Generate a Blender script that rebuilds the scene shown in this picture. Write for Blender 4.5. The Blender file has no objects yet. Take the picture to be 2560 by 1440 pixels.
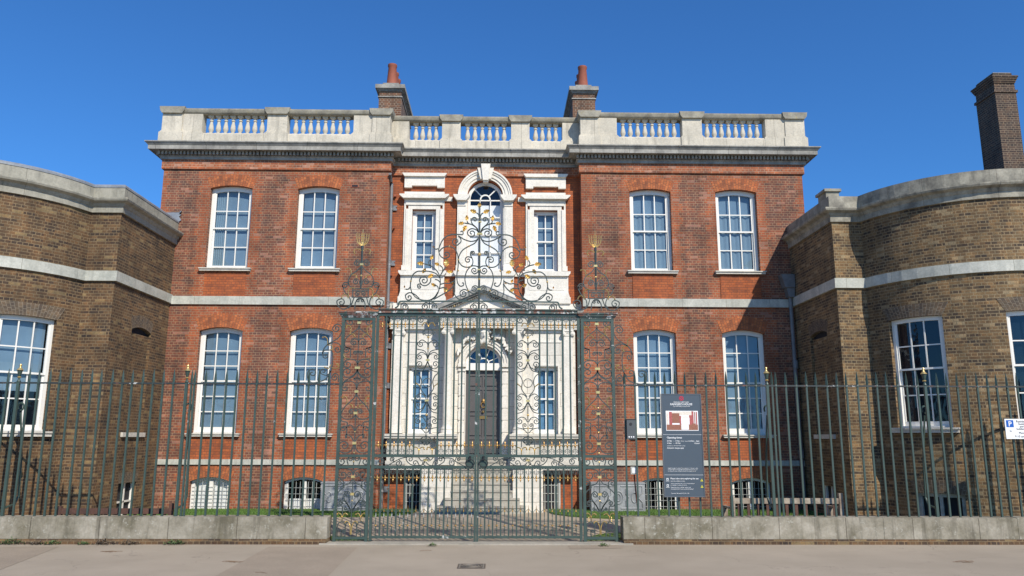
import bpy, bmesh, math, random
from mathutils import Vector, Matrix
random.seed(7)
R = math.radians
sc = bpy.context.scene
# ------------------------------------------------------------------ camera
F_PX, PITCH, YAW, ROLL, CX, EZ = 1925.37, .1908, .0171, .0028, .4258, 2.05
Fv = Vector((math.sin(YAW)*math.cos(PITCH), math.cos(YAW)*math.cos(PITCH), math.sin(PITCH)))
_r = Vector((math.cos(YAW), -math.sin(YAW), 0)); _u = _r.cross(Fv)
Rv = math.cos(ROLL)*_r+math.sin(ROLL)*_u; Uv = -math.sin(ROLL)*_r+math.cos(ROLL)*_u
cam_d = bpy.data.cameras.new("camera"); cam = bpy.data.objects.new("camera", cam_d)
sc.collection.objects.link(cam); sc.camera = cam
m = Matrix.Identity(4)
for i in range(3):
    m[i][0] = Rv[i]; m[i][1] = Uv[i]; m[i][2] = -Fv[i]
m[0][3], m[1][3], m[2][3] = CX, 0, EZ
cam.matrix_world = m
cam_d.sensor_width = 36; cam_d.lens = F_PX/2560*36; cam_d.clip_end = 600; cam_d.clip_start = .1
def P(u, v, Y):
    """where the line of sight through photo pixel (u, v) meets the vertical plane at distance Y: (x, z)"""
    d = Fv+(u-1280)/F_PX*Rv-(v-720)/F_PX*Uv; t = Y/d.y
    return CX+t*d.x, EZ+t*d.z
# ------------------------------------------------------------------ light
SUN_AZ, SUN_EL = R(27), R(40)      # azimuth from -Y towards +X
w = bpy.data.worlds.new("World"); sc.world = w; w.use_nodes = True
nt = w.node_tree; bg = nt.nodes['Background']
sky = nt.nodes.new('ShaderNodeTexSky'); sky.sky_type = 'NISHITA'; sky.sun_disc = False
sky.sun_elevation = SUN_EL; sky.sun_rotation = math.pi-SUN_AZ; sky.air_density = 1.0; sky.dust_density = .15; sky.ozone_density = 2.6
tint = nt.nodes.new('ShaderNodeMix'); tint.data_type = 'RGBA'; tint.blend_type = 'MULTIPLY'; tint.inputs[0].default_value = 1; tint.inputs[7].default_value = (.52, 1.20, 1.98, 1)
gam = nt.nodes.new('ShaderNodeGamma'); gam.inputs[1].default_value = .96
nt.links.new(sky.outputs[0], gam.inputs[0]); nt.links.new(gam.outputs[0], tint.inputs[6]); nt.links.new(tint.outputs[2], bg.inputs[0]); bg.inputs[1].default_value = .083
sd = bpy.data.lights.new("sun", 'SUN'); sd.energy = 5.0; sd.angle = R(.5); sd.color = (1, .935, .83)
so = bpy.data.objects.new("sun", sd); sc.collection.objects.link(so)
sdir = Vector((math.sin(SUN_AZ)*math.cos(SUN_EL), -math.cos(SUN_AZ)*math.cos(SUN_EL), math.sin(SUN_EL)))
so.rotation_euler = sdir.to_track_quat('Z', 'Y').to_euler(); so.location = sdir*60
vs = sc.view_settings; vs.view_transform = 'Standard'; vs.look = 'None'; vs.exposure = 0; vs.gamma = 1
# ------------------------------------------------------------------ materials
MATS = {}
class NT:
    def __init__(s, name):
        s.m = bpy.data.materials.new(name); s.m.use_nodes = True; s.t = s.m.node_tree
        s.b = s.t.nodes['Principled BSDF']; MATS[name] = s.m
    def n(s, typ, **k):
        nd = s.t.nodes.new(typ)
        for a, v in k.items():
            if a.startswith('i_'):
                nd.inputs[a[2:].replace('_', ' ')].default_value = v
            else: setattr(nd, a, v)
        return nd
    def l(s, a, b): s.t.links.new(a, b)
    def mix(s, f, a, b, mode='MIX'):
        nd = s.n('ShaderNodeMix', data_type='RGBA', blend_type=mode)
        for i, x in ((0, f), (6, a), (7, b)):
            if hasattr(x, 'links'): s.l(x, nd.inputs[i])
            elif i == 0: nd.inputs[0].default_value = x
            else: nd.inputs[i].default_value = (*x, 1)
        return nd.outputs[2]
    def math(s, op, a, b=None, c=None):
        nd = s.n('ShaderNodeMath', operation=op)
        for i, x in enumerate((a, b, c)):
            if x is None: continue
            if hasattr(x, 'links'): s.l(x, nd.inputs[i])
            else: nd.inputs[i].default_value = x
        return nd.outputs[0]
    def ramp(s, f, stops, mode='LINEAR'):
        nd = s.n('ShaderNodeValToRGB'); nd.color_ramp.interpolation = mode
        e = nd.color_ramp.elements
        while len(e) < len(stops): e.new(.5)
        for i, (p, c) in enumerate(stops):
            e[i].position = p; e[i].color = (*c, 1) if isinstance(c, tuple) else (c, c, c, 1)
        s.l(f, nd.inputs[0]); return nd.outputs[0]
    def noise(s, vec, scale, detail=3, rough=.55):
        nd = s.n('ShaderNodeTexNoise', i_Scale=scale, i_Detail=detail, i_Roughness=rough)
        if vec is not None: s.l(vec, nd.inputs['Vector'])
        return nd.outputs[0]
    def uv(s): return s.n('ShaderNodeUVMap').outputs[0]
    def obj(s): return s.n('ShaderNodeTexCoord').outputs['Object']
    def bump(s, h, d, st=1):
        nd = s.n('ShaderNodeBump', i_Distance=d, i_Strength=st); s.l(h, nd.inputs['Height']); s.l(nd.outputs[0], s.b.inputs['Normal'])
def brickmat(name, c1, c2, mortar, bw=.228, bh=.0712, ms=.011, dark=(.05, .035, .03), zones=None, c3=None, c4=None, light=None, streak=.35, stain=(.6, 1.1)):
    t = NT(name); uv = t.uv()
    wob = t.n('ShaderNodeTexNoise', i_Scale=1.3, i_Detail=2); t.l(uv, wob.inputs[0])
    off = t.n('ShaderNodeVectorMath', operation='SCALE'); off.inputs[3].default_value = .02; t.l(wob.outputs[1], off.inputs[0])
    add = t.n('ShaderNodeVectorMath', operation='ADD'); t.l(uv, add.inputs[0]); t.l(off.outputs[0], add.inputs[1])
    def br(a, b, mo):
        nd = t.n('ShaderNodeTexBrick', offset=.5, squash=.5, squash_frequency=2)
        nd.inputs['Scale'].default_value = 1; nd.inputs['Mortar Size'].default_value = ms; nd.inputs['Mortar Smooth'].default_value = .25
        nd.inputs['Brick Width'].default_value = bw; nd.inputs['Row Height'].default_value = bh
        for k, c in (('Color1', a), ('Color2', b), ('Mortar', mo)): nd.inputs[k].default_value = (*c, 1)
        t.l(add.outputs[0], nd.inputs['Vector']); return nd
    b1 = br(c1, c2, mortar); col = b1.outputs[0]
    sx = t.n('ShaderNodeSeparateXYZ'); t.l(add.outputs[0], sx.inputs[0])
    # one random value per brick-sized cell
    row = t.math('FLOOR', t.math('DIVIDE', sx.outputs[1], bh))
    cu = t.math('FLOOR', t.math('ADD', t.math('DIVIDE', sx.outputs[0], bw), t.math('MULTIPLY', row, .5)))
    cmb = t.n('ShaderNodeCombineXYZ'); t.l(cu, cmb.inputs[0]); t.l(row, cmb.inputs[1])
    wn = t.n('ShaderNodeTexWhiteNoise'); t.l(cmb.outputs[0], wn.inputs[0]); rnd = wn.outputs[0]
    if zones:
        b2 = br(c3, c4, mortar)
        ax = t.math('ABSOLUTE', sx.outputs[0])
        tooth = t.math('MULTIPLY', t.math('FLOOR', t.math('MODULO', t.math('DIVIDE', row, 3), 2)), .11)
        zz = t.math('DIVIDE', t.math('ADD', ax, t.math('SUBTRACT', tooth, .055)), 12)
        z = t.ramp(zz, [(p/12, float(v)) for p, v in zones], 'CONSTANT')
        # where the dressings are patchy
        pn = t.math('GREATER_THAN', t.math('ADD', rnd, t.math('MULTIPLY', z, .9)), .93)
        col = t.mix(pn, col, b2.outputs[0])
    mo = b1.outputs[1]
    notm = t.math('SUBTRACT', 1, mo)
    dk = t.math('MULTIPLY', t.ramp(rnd, [(0, 0.), (.5, 0.), (.8, .55), (1, .85)]), notm)
    if zones: dk = t.math('MULTIPLY', dk, t.math('SUBTRACT', 1, t.math('MULTIPLY', z, .8)))
    col = t.mix(dk, col, dark)
    if light:
        lt = t.math('MULTIPLY', t.math('LESS_THAN', rnd, .07), notm); col = t.mix(t.math('MULTIPLY', lt, .7), col, light)
    big = t.noise(uv, 1.1, 6, .68)
    col = t.mix(1, col, t.ramp(big, [(.28, stain[0]), (.62, stain[1])]), 'MULTIPLY')
    mp = t.n('ShaderNodeMapping'); mp.inputs['Scale'].default_value = (3.2, .35, 1); t.l(uv, mp.inputs[0])
    col = t.mix(.6, col, t.ramp(t.noise(mp.outputs[0], 1, 5, .65), [(.34, .62), (.6, 1.08)]), 'MULTIPLY')
    fine = t.noise(uv, 38, 2)
    col = t.mix(streak, col, t.ramp(fine, [(.3, .55), (.7, 1.25)]), 'MULTIPLY')
    col = t.mix(.55, col, t.ramp(t.noise(uv, 4.5, 5, .7), [(.36, (.72, .78, .86)), (.5, (1., 1., 1.)), (.64, (1.3, 1.08, .88))]), 'MULTIPLY')
    # pale lime bloom in patches
    bl = t.ramp(t.noise(uv, 2.6, 6, .7), [(.60, 0.), (.74, .2)])
    col = t.mix(bl, col, tuple(min(1, x*1.1) for x in mortar))
    t.l(col, t.b.inputs['Base Color']); t.b.inputs['Roughness'].default_value = .9
    t.bump(t.math('ADD', t.math('MULTIPLY', mo, -1), t.math('MULTIPLY', fine, .5)), .006, .7)
    return t.m
ZON = [(0, 0), (2.7, 1), (3.17, 0), (3.93, 1), (5.70, 0), (6.44, 1), (8.24, 0), (9.1, 1)]
brickmat('red_brick', (.285, .093, .048), (.165, .062, .040), (.34, .205, .12), ms=.009, stain=(.55, 1.15), zones=ZON, c3=(.39, .107, .04), c4=(.28, .08, .037), dark=(.105, .06, .048), light=(.42, .2, .14))
brickmat('frieze_brick', (.46, .14, .055), (.33, .10, .045), (.46, .28, .18), ms=.009, dark=(.2, .09, .06), light=(.5, .28, .2))
brickmat('rubbed_brick', (.42, .115, .035), (.33, .09, .03), (.19, .07, .04), ms=.006, dark=(.24, .07, .03), stain=(.85, 1.1), streak=.2)
brickmat('arch_brick', (.56, .18, .06), (.36, .10, .035), (.27, .10, .05), bw=.16, bh=.076, ms=.008, dark=(.25, .08, .035), stain=(.85, 1.12), streak=.25)
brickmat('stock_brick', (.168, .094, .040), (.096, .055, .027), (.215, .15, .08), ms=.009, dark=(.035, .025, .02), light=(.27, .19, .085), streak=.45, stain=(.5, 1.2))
brickmat('stock_arch_brick', (.19, .135, .08), (.12, .085, .055), (.25, .2, .14), bw=.16, bh=.076, ms=.008, dark=(.1, .075, .055))
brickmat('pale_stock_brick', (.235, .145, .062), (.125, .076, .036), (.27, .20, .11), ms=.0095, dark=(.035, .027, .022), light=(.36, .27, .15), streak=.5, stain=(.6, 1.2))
brickmat('chimney_brick', (.22, .085, .04), (.13, .055, .03), (.34, .26, .18), dark=(.06, .035, .028))
brickmat('dark_brick', (.10, .06, .04), (.06, .038, .03), (.2, .15, .1), dark=(.03, .022, .02))
def stonemat(name, base, dirt, amt=.5, joint=None, rough=.85, lich=None, streaks=.0, sc_=3.):
    t = NT(name); uv = t.uv(); o = t.obj()
    n1 = t.noise(o, sc_, 7, .65); n2 = t.noise(o, 22, 4, .6)
    f = t.ramp(n1, [(.36, 0.), (.66, amt)]); col = t.mix(f, base, dirt)
    col = t.mix(.5, col, t.ramp(n2, [(.3, .72), (.65, 1.12)]), 'MULTIPLY')
    if streaks:
        mp = t.n('ShaderNodeMapping'); mp.inputs['Scale'].default_value = (7, 7, .7); t.l(o, mp.inputs[0])
        sn = t.noise(mp.outputs[0], 1, 4, .6); col = t.mix(t.ramp(sn, [(.52, 0.), (.75, streaks)]), col, tuple(x*.45 for x in dirt))
    if lich:
        ln = t.noise(o, 9, 6, .75); col = t.mix(t.ramp(ln, [(.58, 0.), (.66, .8)]), col, lich)
    h = n2
    if joint:
        nd = t.n('ShaderNodeTexBrick', offset=.5); nd.inputs['Scale'].default_value = 1
        nd.inputs['Brick Width'].default_value = joint[0]; nd.inputs['Row Height'].default_value = joint[1]; nd.inputs['Mortar Size'].default_value = joint[2]; nd.inputs['Bias'].default_value = 0
        nd.inputs['Color1'].default_value = (1, 1, 1, 1); nd.inputs['Color2'].default_value = (.86, .86, .85, 1); nd.inputs['Mortar'].default_value = (.42, .4, .37, 1)
        t.l(uv, nd.inputs['Vector']); col = t.mix(1, col, nd.outputs[0], 'MULTIPLY')
        h = t.math('SUBTRACT', t.math('MULTIPLY', n2, .6), nd.outputs[1])
    t.l(col, t.b.inputs['Base Color']); t.b.inputs['Roughness'].default_value = rough; t.bump(h, .006, .6); return t.m
stonemat('pale_stone', (.66, .62, .53), (.36, .34, .29), .55, streaks=.25)
stonemat('white_stone', (.80, .75, .65), (.56, .52, .44), .5, streaks=.1)
stonemat('ashlar_stone', (.80, .75, .65), (.58, .54, .46), .5, joint=(.62, .36, .006), streaks=.1)
stonemat('parapet_stone', (.70, .63, .50), (.42, .385, .31), .7, joint=(1.07, 9, .004), streaks=.5, lich=(.42, .39, .32), sc_=1.6)
stonemat('cornice_stone', (.43, .41, .36), (.17, .165, .15), .8, joint=(1.3, 9, .006), streaks=.5, sc_=2.5)
stonemat('coping_stone', (.38, .35, .27), (.15, .14, .115), .8, lich=(.34, .27, .10))
stonemat('band_stone', (.56, .55, .47), (.33, .34, .29), .7, joint=(1.25, 9, .004), streaks=.35)
stonemat('wall_stone', (.39, .35, .275), (.16, .14, .09), .95, joint=(1.32, 9, .008), streaks=.75, lich=(.42, .40, .33), sc_=2.0)
stonemat('step_stone', (.45, .42, .35), (.24, .22, .18), .6, lich=(.22, .21, .18))
stonemat('kerb_stone', (.40, .36, .29), (.24, .22, .17), .7)
stonemat('lead_sheet', (.27, .29, .31), (.13, .14, .16), .7, rough=.5)
stonemat('carving_stone', (.64, .6, .52), (.25, .23, .2), .7)
stonemat('bench_timber', (.42, .36, .28), (.14, .09, .06), .8, rough=.8)
stonemat('dark_timber', (.13, .06, .04), (.05, .03, .025), .7, rough=.8)
def plain(name, col, rough=.5, metal=0, spec=.5, var=.12, scale=6, chips=None, ccol=(.5, .48, .45)):
    t = NT(name); o = t.obj(); n = t.noise(o, scale, 4, .6)
    c = t.mix(var, col, t.ramp(n, [(.3, .4), (.7, 1.3)]), 'MULTIPLY')
    if chips:
        k = t.noise(o, 5, 8, .75)
        c = t.mix(t.ramp(k, [(chips, 0.), (chips+.015, 1.)]), c, ccol)
        k2 = t.noise(o, 8.3, 6, .7); c = t.mix(t.ramp(k2, [(chips-.01, 0.), (chips+.01, .85)]), c, (.16, .06, .035))
    t.l(c, t.b.inputs['Base Color']); t.b.inputs['Roughness'].default_value = rough; t.b.inputs['Metallic'].default_value = metal
    t.b.inputs['Specular IOR Level'].default_value = spec; return t.m
plain('green_paint', (.046, .076, .062), .42, chips=.74, ccol=(.55, .56, .52), var=.3)
plain('worn_paint', (.046, .074, .06), .5, chips=.63, ccol=(.5, .5, .47), var=.4)
plain('peeling_paint', (.065, .095, .08), .6, chips=.53, ccol=(.5, .5, .47), var=.5)
plain('rail_paint', (.03, .036, .034), .5, chips=.60, ccol=(.45, .45, .42), var=.4)
plain('scroll_iron', (.045, .06, .054), .5, chips=.68, ccol=(.3, .2, .1), var=.4)
plain('gold_leaf', (.86, .62, .24), .32, metal=.75, var=.35, scale=14)
plain('dull_gilt', (.42, .25, .08), .45, metal=.6, var=.6, scale=20)
plain('white_paint', (.80, .77, .69), .35, var=.06)
plain('worn_white', (.42, .42, .38), .6, var=.5)
plain('door_paint', (.105, .095, .088), .4, var=.1)
plain('brass', (.45, .28, .1), .35, metal=.8)
plain('terracotta', (.30, .085, .045), .75, var=.3)
plain('lead_pipe', (.20, .20, .20), .5, var=.4, metal=.2)
plain('black_iron', (.02, .02, .022), .5)
plain('sign_blue', (.065, .085, .105), .4, var=.05)
plain('sign_grey', (.14, .15, .16), .4, metal=.3)
plain('sign_white', (.82, .82, .8), .5, var=.02)
plain('sign_red', (.42, .03, .06), .5, var=.02)
plain('sign_yellow', (.65, .6, .04), .5, var=.02)
plain('parking_blue', (.01, .10, .42), .4, var=.02)
plain('print_rose', (.42, .10, .09), .5, var=.5, scale=30)
plain('print_cream', (.75, .66, .55), .5, var=.3, scale=30)
plain('print_brown', (.3, .12, .07), .5, var=.5, scale=60)
plain('box_grey', (.085, .09, .09), .45)
plain('lamp_grey', (.45, .46, .42), .4)
plain('cover_dark', (.12, .095, .07), .7, var=.4); plain('cover_light', (.21, .18, .14), .7, var=.4)
plain('rust', (.12, .045, .03), .8)
plain('blind_cloth', (.74, .76, .76), .9, var=.35, scale=1.1)
plain('cream_blind', (.80, .79, .74), .9, var=.05, scale=3)
plain('room_dark', (.018, .019, .024), .9)
plain('room_grey', (.10, .085, .06), .9)
def glassmat(name, tint, rough=.03, mixf=.055, wav=.35):
    t = NT(name); t.t.nodes.remove(t.b); out = t.t.nodes['Material Output']
    tr = t.n('ShaderNodeBsdfTransparent'); tr.inputs[0].default_value = (*tint, 1)
    gl = t.n('ShaderNodeBsdfGlossy'); gl.inputs['Roughness'].default_value = rough; gl.inputs['Color'].default_value = (.9, .93, 1, 1)
    bn = t.n('ShaderNodeBump', i_Distance=.01, i_Strength=wav); t.l(t.noise(t.obj(), 2.5, 2), bn.inputs['Height']); t.l(bn.outputs[0], gl.inputs['Normal'])
    lw = t.n('ShaderNodeLayerWeight', i_Blend=.5); mx = t.n('ShaderNodeMixShader')
    t.l(t.math('ADD', t.math('MULTIPLY', t.math('POWER', lw.outputs[1], 5), .9), mixf), mx.inputs[0]); t.l(tr.outputs[0], mx.inputs[1]); t.l(gl.outputs[0], mx.inputs[2]); t.l(mx.outputs[0], out.inputs[0])
    return t.m
glassmat('window_glass', (.42, .52, .60)); glassmat('dark_glass', (.36, .52, .66)); glassmat('clear_glass', (.93, .95, .97), mixf=.04)
# ground
t = NT('tarmac'); o = t.obj(); n1 = t.noise(o, .5, 5, .6); n2 = t.noise(o, 120, 3, .6); n3 = t.noise(o, 9, 5, .65)
c = t.mix(t.ramp(n1, [(.35, 0.), (.65, 1.)]), (.325, .268, .195), (.39, .322, .238)); c = t.mix(.65, c, t.ramp(n2, [(.3, .7), (.7, 1.2)]), 'MULTIPLY')
c = t.mix(t.ramp(n3, [(.62, 0.), (.75, .35)]), c, (.25, .20, .15))
vor = t.n('ShaderNodeTexVoronoi', feature='DISTANCE_TO_EDGE', i_Scale=.42); t.l(t.n('ShaderNodeVectorMath', operation='ADD').outputs[0], vor.inputs['Vector'])
va = vor.inputs['Vector'].links[0].from_node; t.l(o, va.inputs[0]); nn = t.n('ShaderNodeTexNoise', i_Scale=2.2, i_Detail=5); t.l(o, nn.inputs[0]); t.l(nn.outputs[1], va.inputs[1])
crk = t.math('MULTIPLY', t.math('LESS_THAN', vor.outputs[0], .0035), t.ramp(t.noise(o, .8, 2), [(.45, 0.), (.6, .55)])); c = t.mix(crk, c, (.12, .10, .08))
c = t.mix(t.ramp(t.noise(o, 26, 3, .5), [(.735, 0.), (.755, .5)]), c, (.5, .45, .37)); c = t.mix(t.ramp(t.noise(o, 17, 2, .5), [(.74, 0.), (.76, .6)]), c, (.13, .10, .075))
t.l(c, t.b.inputs['Base Color']); t.b.inputs['Roughness'].default_value = .9; t.bump(n2, .004, .5)
t = NT('old_tarmac'); o = t.obj(); n2 = t.noise(o, 90, 3, .6)
c = t.mix(t.ramp(t.noise(o, 1.5, 5), [(.35, 0.), (.65, 1.)]), (.30, .24, .172), (.345, .275, .198)); c = t.mix(.8, c, t.ramp(n2, [(.3, .6), (.7, 1.25)]), 'MULTIPLY')
t.l(c, t.b.inputs['Base Color']); t.b.inputs['Roughness'].default_value = .9; t.bump(n2, .004, .7)
t = NT('gravel_path'); o = t.obj(); n2 = t.noise(o, 70, 3, .6)
c = t.mix(t.ramp(t.noise(o, .8, 5), [(.35, 0.), (.65, 1.)]), (.34, .28, .20), (.42, .345, .255)); c = t.mix(.7, c, t.ramp(n2, [(.3, .7), (.7, 1.2)]), 'MULTIPLY')
t.l(c, t.b.inputs['Base Color']); t.b.inputs['Roughness'].default_value = .95; t.bump(n2, .005, .5)
t = NT('lawn'); o = t.obj(); n2 = t.noise(o, 60, 3, .6)
c = t.mix(t.ramp(t.noise(o, 1.2, 5), [(.35, 0.), (.65, 1.)]), (.055, .11, .014), (.10, .17, .03)); c = t.mix(.8, c, t.ramp(n2, [(.3, .5), (.7, 1.3)]), 'MULTIPLY')
t.l(c, t.b.inputs['Base Color']); t.b.inputs['Roughness'].default_value = .9; t.bump(n2, .02, .8)
plain('grass_blade', (.10, .19, .03), .7, var=.6, scale=9)
plain('weed_green', (.09, .14, .045), .7, var=.5, scale=20); plain('weed_brown', (.16, .12, .08), .8, var=.5, scale=20)
plain('dead_leaf', (.20, .13, .075), .8, var=.5, scale=20); plain('roof_felt', (.1, .1, .105), .8)
# ------------------------------------------------------------------ mesh helpers
class MB:
    """collects faces in (s, d, z) space: s along the wall, d depth, z up; mp bends them into the world"""
    def __init__(s, mp=None): s.v = []; s.f = []; s.m = []; s.mp = mp; s.uv = {}
    def face(s, pts, m=0, uv=None):
        i = len(s.v); s.v += [tuple(p) for p in pts]; s.f.append(tuple(range(i, i+len(pts)))); s.m.append(m)
        if uv: s.uv[len(s.f)-1] = uv
    def box(s, x0, x1, y0, y1, z0, z1, m=0, n=1):
        for k in range(n):
            a = x0+(x1-x0)*k/n; b = x0+(x1-x0)*(k+1)/n
            s.face([(a, y0, z0), (b, y0, z0), (b, y0, z1), (a, y0, z1)], m); s.face([(b, y1, z0), (a, y1, z0), (a, y1, z1), (b, y1, z1)], m)
            s.face([(a, y0, z1), (b, y0, z1), (b, y1, z1), (a, y1, z1)], m); s.face([(a, y1, z0), (b, y1, z0), (b, y0, z0), (a, y0, z0)], m)
        s.face([(x0, y1, z0), (x0, y0, z0), (x0, y0, z1), (x0, y1, z1)], m); s.face([(x1, y0, z0), (x1, y1, z0), (x1, y1, z1), (x1, y0, z1)], m)
        return s
    def prism(s, pts, y0, y1, m=0):
        """pts: outline in (x, z), anticlockwise seen from the front"""
        s.face([(x, y0, z) for x, z in pts], m); s.face([(x, y1, z) for x, z in reversed(pts)], m)
        for (a, b), (c, d) in zip(pts, pts[1:]+pts[:1]): s.face([(a, y0, b), (a, y1, b), (c, y1, d), (c, y0, d)], m)
        return s
    def strip(s, lo, hi, y0, y1, m=0, ends=True):
        """band between two lines of (x, z) points, front at y0, back at y1"""
        for (a, b), (c, d) in zip(zip(lo, lo[1:]), zip(hi, hi[1:])):
            s.face([(a[0], y0, a[1]), (b[0], y0, b[1]), (d[0], y0, d[1]), (c[0], y0, c[1])], m)
            s.face([(a[0], y1, a[1]), (b[0], y1, b[1]), (b[0], y0, b[1]), (a[0], y0, a[1])], m)
            s.face([(c[0], y0, c[1]), (d[0], y0, d[1]), (d[0], y1, d[1]), (c[0], y1, c[1])], m)
        if ends:
            for a, c in ((lo[0], hi[0]), (lo[-1], hi[-1])): s.face([(a[0], y0, a[1]), (a[0], y1, a[1]), (c[0], y1, c[1]), (c[0], y0, c[1])], m)
        return s
    def lathe(s, prof, cx, cy, cz=0, n=14, m=0):
        for (r0, z0), (r1, z1) in zip(prof, prof[1:]):
            for k in range(n):
                a, b = 2*math.pi*k/n, 2*math.pi*(k+1)/n
                s.face([(cx+r0*math.cos(a), cy+r0*math.sin(a), cz+z0), (cx+r0*math.cos(b), cy+r0*math.sin(b), cz+z0), (cx+r1*math.cos(b), cy+r1*math.sin(b), cz+z1), (cx+r1*math.cos(a), cy+r1*math.sin(a), cz+z1)], m)
        return s
    def tube(s, pts, r, n=6, m=0, r1=None, flat=1.):
        pts = [Vector(p) for p in pts]; N = len(pts); rings = []
        for i, p in enumerate(pts):
            tg = (pts[min(i+1, N-1)]-pts[max(i-1, 0)]).normalized()
            a = Vector((0, 1, 0)) if abs(tg.y) < .9 else Vector((1, 0, 0))
            b = tg.cross(a).normalized(); a = b.cross(tg).normalized()
            rr = r if r1 is None else r+(r1-r)*i/(N-1)
            rings.append([tuple(p+a*rr*flat*math.cos(2*math.pi*k/n+math.pi/n)+b*rr*math.sin(2*math.pi*k/n+math.pi/n)) for k in range(n)])
        for q0, q1 in zip(rings, rings[1:]):
            for k in range(n): s.face([q0[k], q0[(k+1) % n], q1[(k+1) % n], q1[k]], m)
        s.face(rings[0][::-1], m); s.face(rings[-1], m); return s
    def sweep(s, path, prof, m=0, closed=False, caps=True):
        """prof: (out, z) pairs; path: plan points, outward is on the right-hand side"""
        n = len(path); offs = []
        for i in range(n):
            ns = []
            for a, b in ((i-1, i), (i, i+1)):
                if a < 0 or b >= n: continue
                dx, dy = path[b][0]-path[a][0], path[b][1]-path[a][1]; L = math.hypot(dx, dy); ns.append((dy/L, -dx/L))
            if len(ns) == 1: offs.append(ns[0])
            else:
                sx, sy = ns[0][0]+ns[1][0], ns[0][1]+ns[1][1]; q = 1+ns[0][0]*ns[1][0]+ns[0][1]*ns[1][1]; offs.append((sx/q, sy/q))
        L = 0
        for i in range(n-1):
            d = math.hypot(path[i+1][0]-path[i][0], path[i+1][1]-path[i][1])
            for (o0, z0), (o1, z1) in zip(prof, prof[1:]):
                c = [(path[i][0]+offs[i][0]*o0, path[i][1]+offs[i][1]*o0, z0), (path[i+1][0]+offs[i+1][0]*o0, path[i+1][1]+offs[i+1][1]*o0, z0),
                     (path[i+1][0]+offs[i+1][0]*o1, path[i+1][1]+offs[i+1][1]*o1, z1), (path[i][0]+offs[i][0]*o1, path[i][1]+offs[i][1]*o1, z1)]
                s.face(c, m, [(L, z0-o0), (L+d, z0-o0), (L+d, z1-o1), (L, z1-o1)])
            L += d
        if caps:
            for i in (0, n-1): s.face([(path[i][0]+offs[i][0]*o, path[i][1]+offs[i][1]*o, z) for o, z in prof], m)
        return s
    def build(s, name, mats, parent=None, smooth=False, keep=False):
        if isinstance(mats, str): mats = [mats]
        me = bpy.data.meshes.new(name); src = s.v
        vv = [s.mp(*p) for p in src] if s.mp else src
        me.from_pydata([tuple(p) for p in vv], [], s.f)
        for q in mats: me.materials.append(MATS[q])
        uvl = me.uv_layers.new(name='UVMap').data; k = 0
        for fi, f in enumerate(s.f):
            if fi in s.uv:
                for q in s.uv[fi]: uvl[k].uv = q; k += 1
                continue
            a, b, c = (Vector(src[f[0]]), Vector(src[f[1]]), Vector(src[f[2]])); nrm = (b-a).cross(c-b)
            ax, ay, az = abs(nrm.x), abs(nrm.y), abs(nrm.z)
            for i in f:
                p = src[i]
                uvl[k].uv = (p[0], p[1]) if az > ax and az > ay else ((p[1]+.06, p[2]) if ax > ay else (p[0], p[2])); k += 1
        for i, pl in enumerate(me.polygons): pl.material_index = s.m[i]
        bm = bmesh.new(); bm.from_mesh(me)
        if smooth: bmesh.ops.remove_doubles(bm, verts=bm.verts, dist=1e-5)
        if not keep:
            bmesh.ops.recalc_face_normals(bm, faces=bm.faces)
        if smooth:
            for q in bm.faces: q.smooth = True
            for e in bm.edges:
                if len(e.link_faces) == 2 and e.calc_face_angle(0) > R(38): e.smooth = False
        bm.to_mesh(me); bm.free()
        ob = bpy.data.objects.new(name, me); sc.collection.objects.link(ob)
        if parent is not None: adopt(ob, parent)
        return ob
WORLD = {}
def adopt(ob, parent):
    ob.parent = parent; ob.matrix_parent_inverse = Matrix.Translation(-Vector(WORLD[parent.name])) if parent.name in WORLD else Matrix.Identity(4)
def thing(name, label, cat, loc=(0, 0, 0), group=None):
    o = bpy.data.objects.new(name, None); sc.collection.objects.link(o); o.location = loc; o.empty_display_size = .2
    WORLD[o.name] = loc; o['label'] = label; o['category'] = cat
    if group: o['group'] = group
    return o
def tag(o, label, cat, group=None, kind=None):
    o['label'] = label
    if cat: o['category'] = cat
    if group: o['group'] = group
    if kind: o['kind'] = kind
    return o
def structure(o): o['kind'] = 'structure'; return o
def shift(ob, parent, d):
    """a copy of a part (and its sub-parts) moved by d"""
    c = ob.copy(); sc.collection.objects.link(c); adopt(c, parent); c.location = Vector(ob.location)+Vector(d)
    for ch in [k for k in bpy.data.objects if k.parent == ob]:
        e = ch.copy(); sc.collection.objects.link(e); e.parent = c
    return c
def arc(xc, zc, r, a0, a1, n=20): return [(xc+r*math.cos(R(a0+(a1-a0)*k/n)), zc+r*math.sin(R(a0+(a1-a0)*k/n))) for k in range(n+1)]
def seg_arch(x0, x1, zs, rise, n=12): return [(x0+(x1-x0)*k/n, zs+rise*(1-(2*k/n-1)**2)) for k in range(n+1)]
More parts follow.
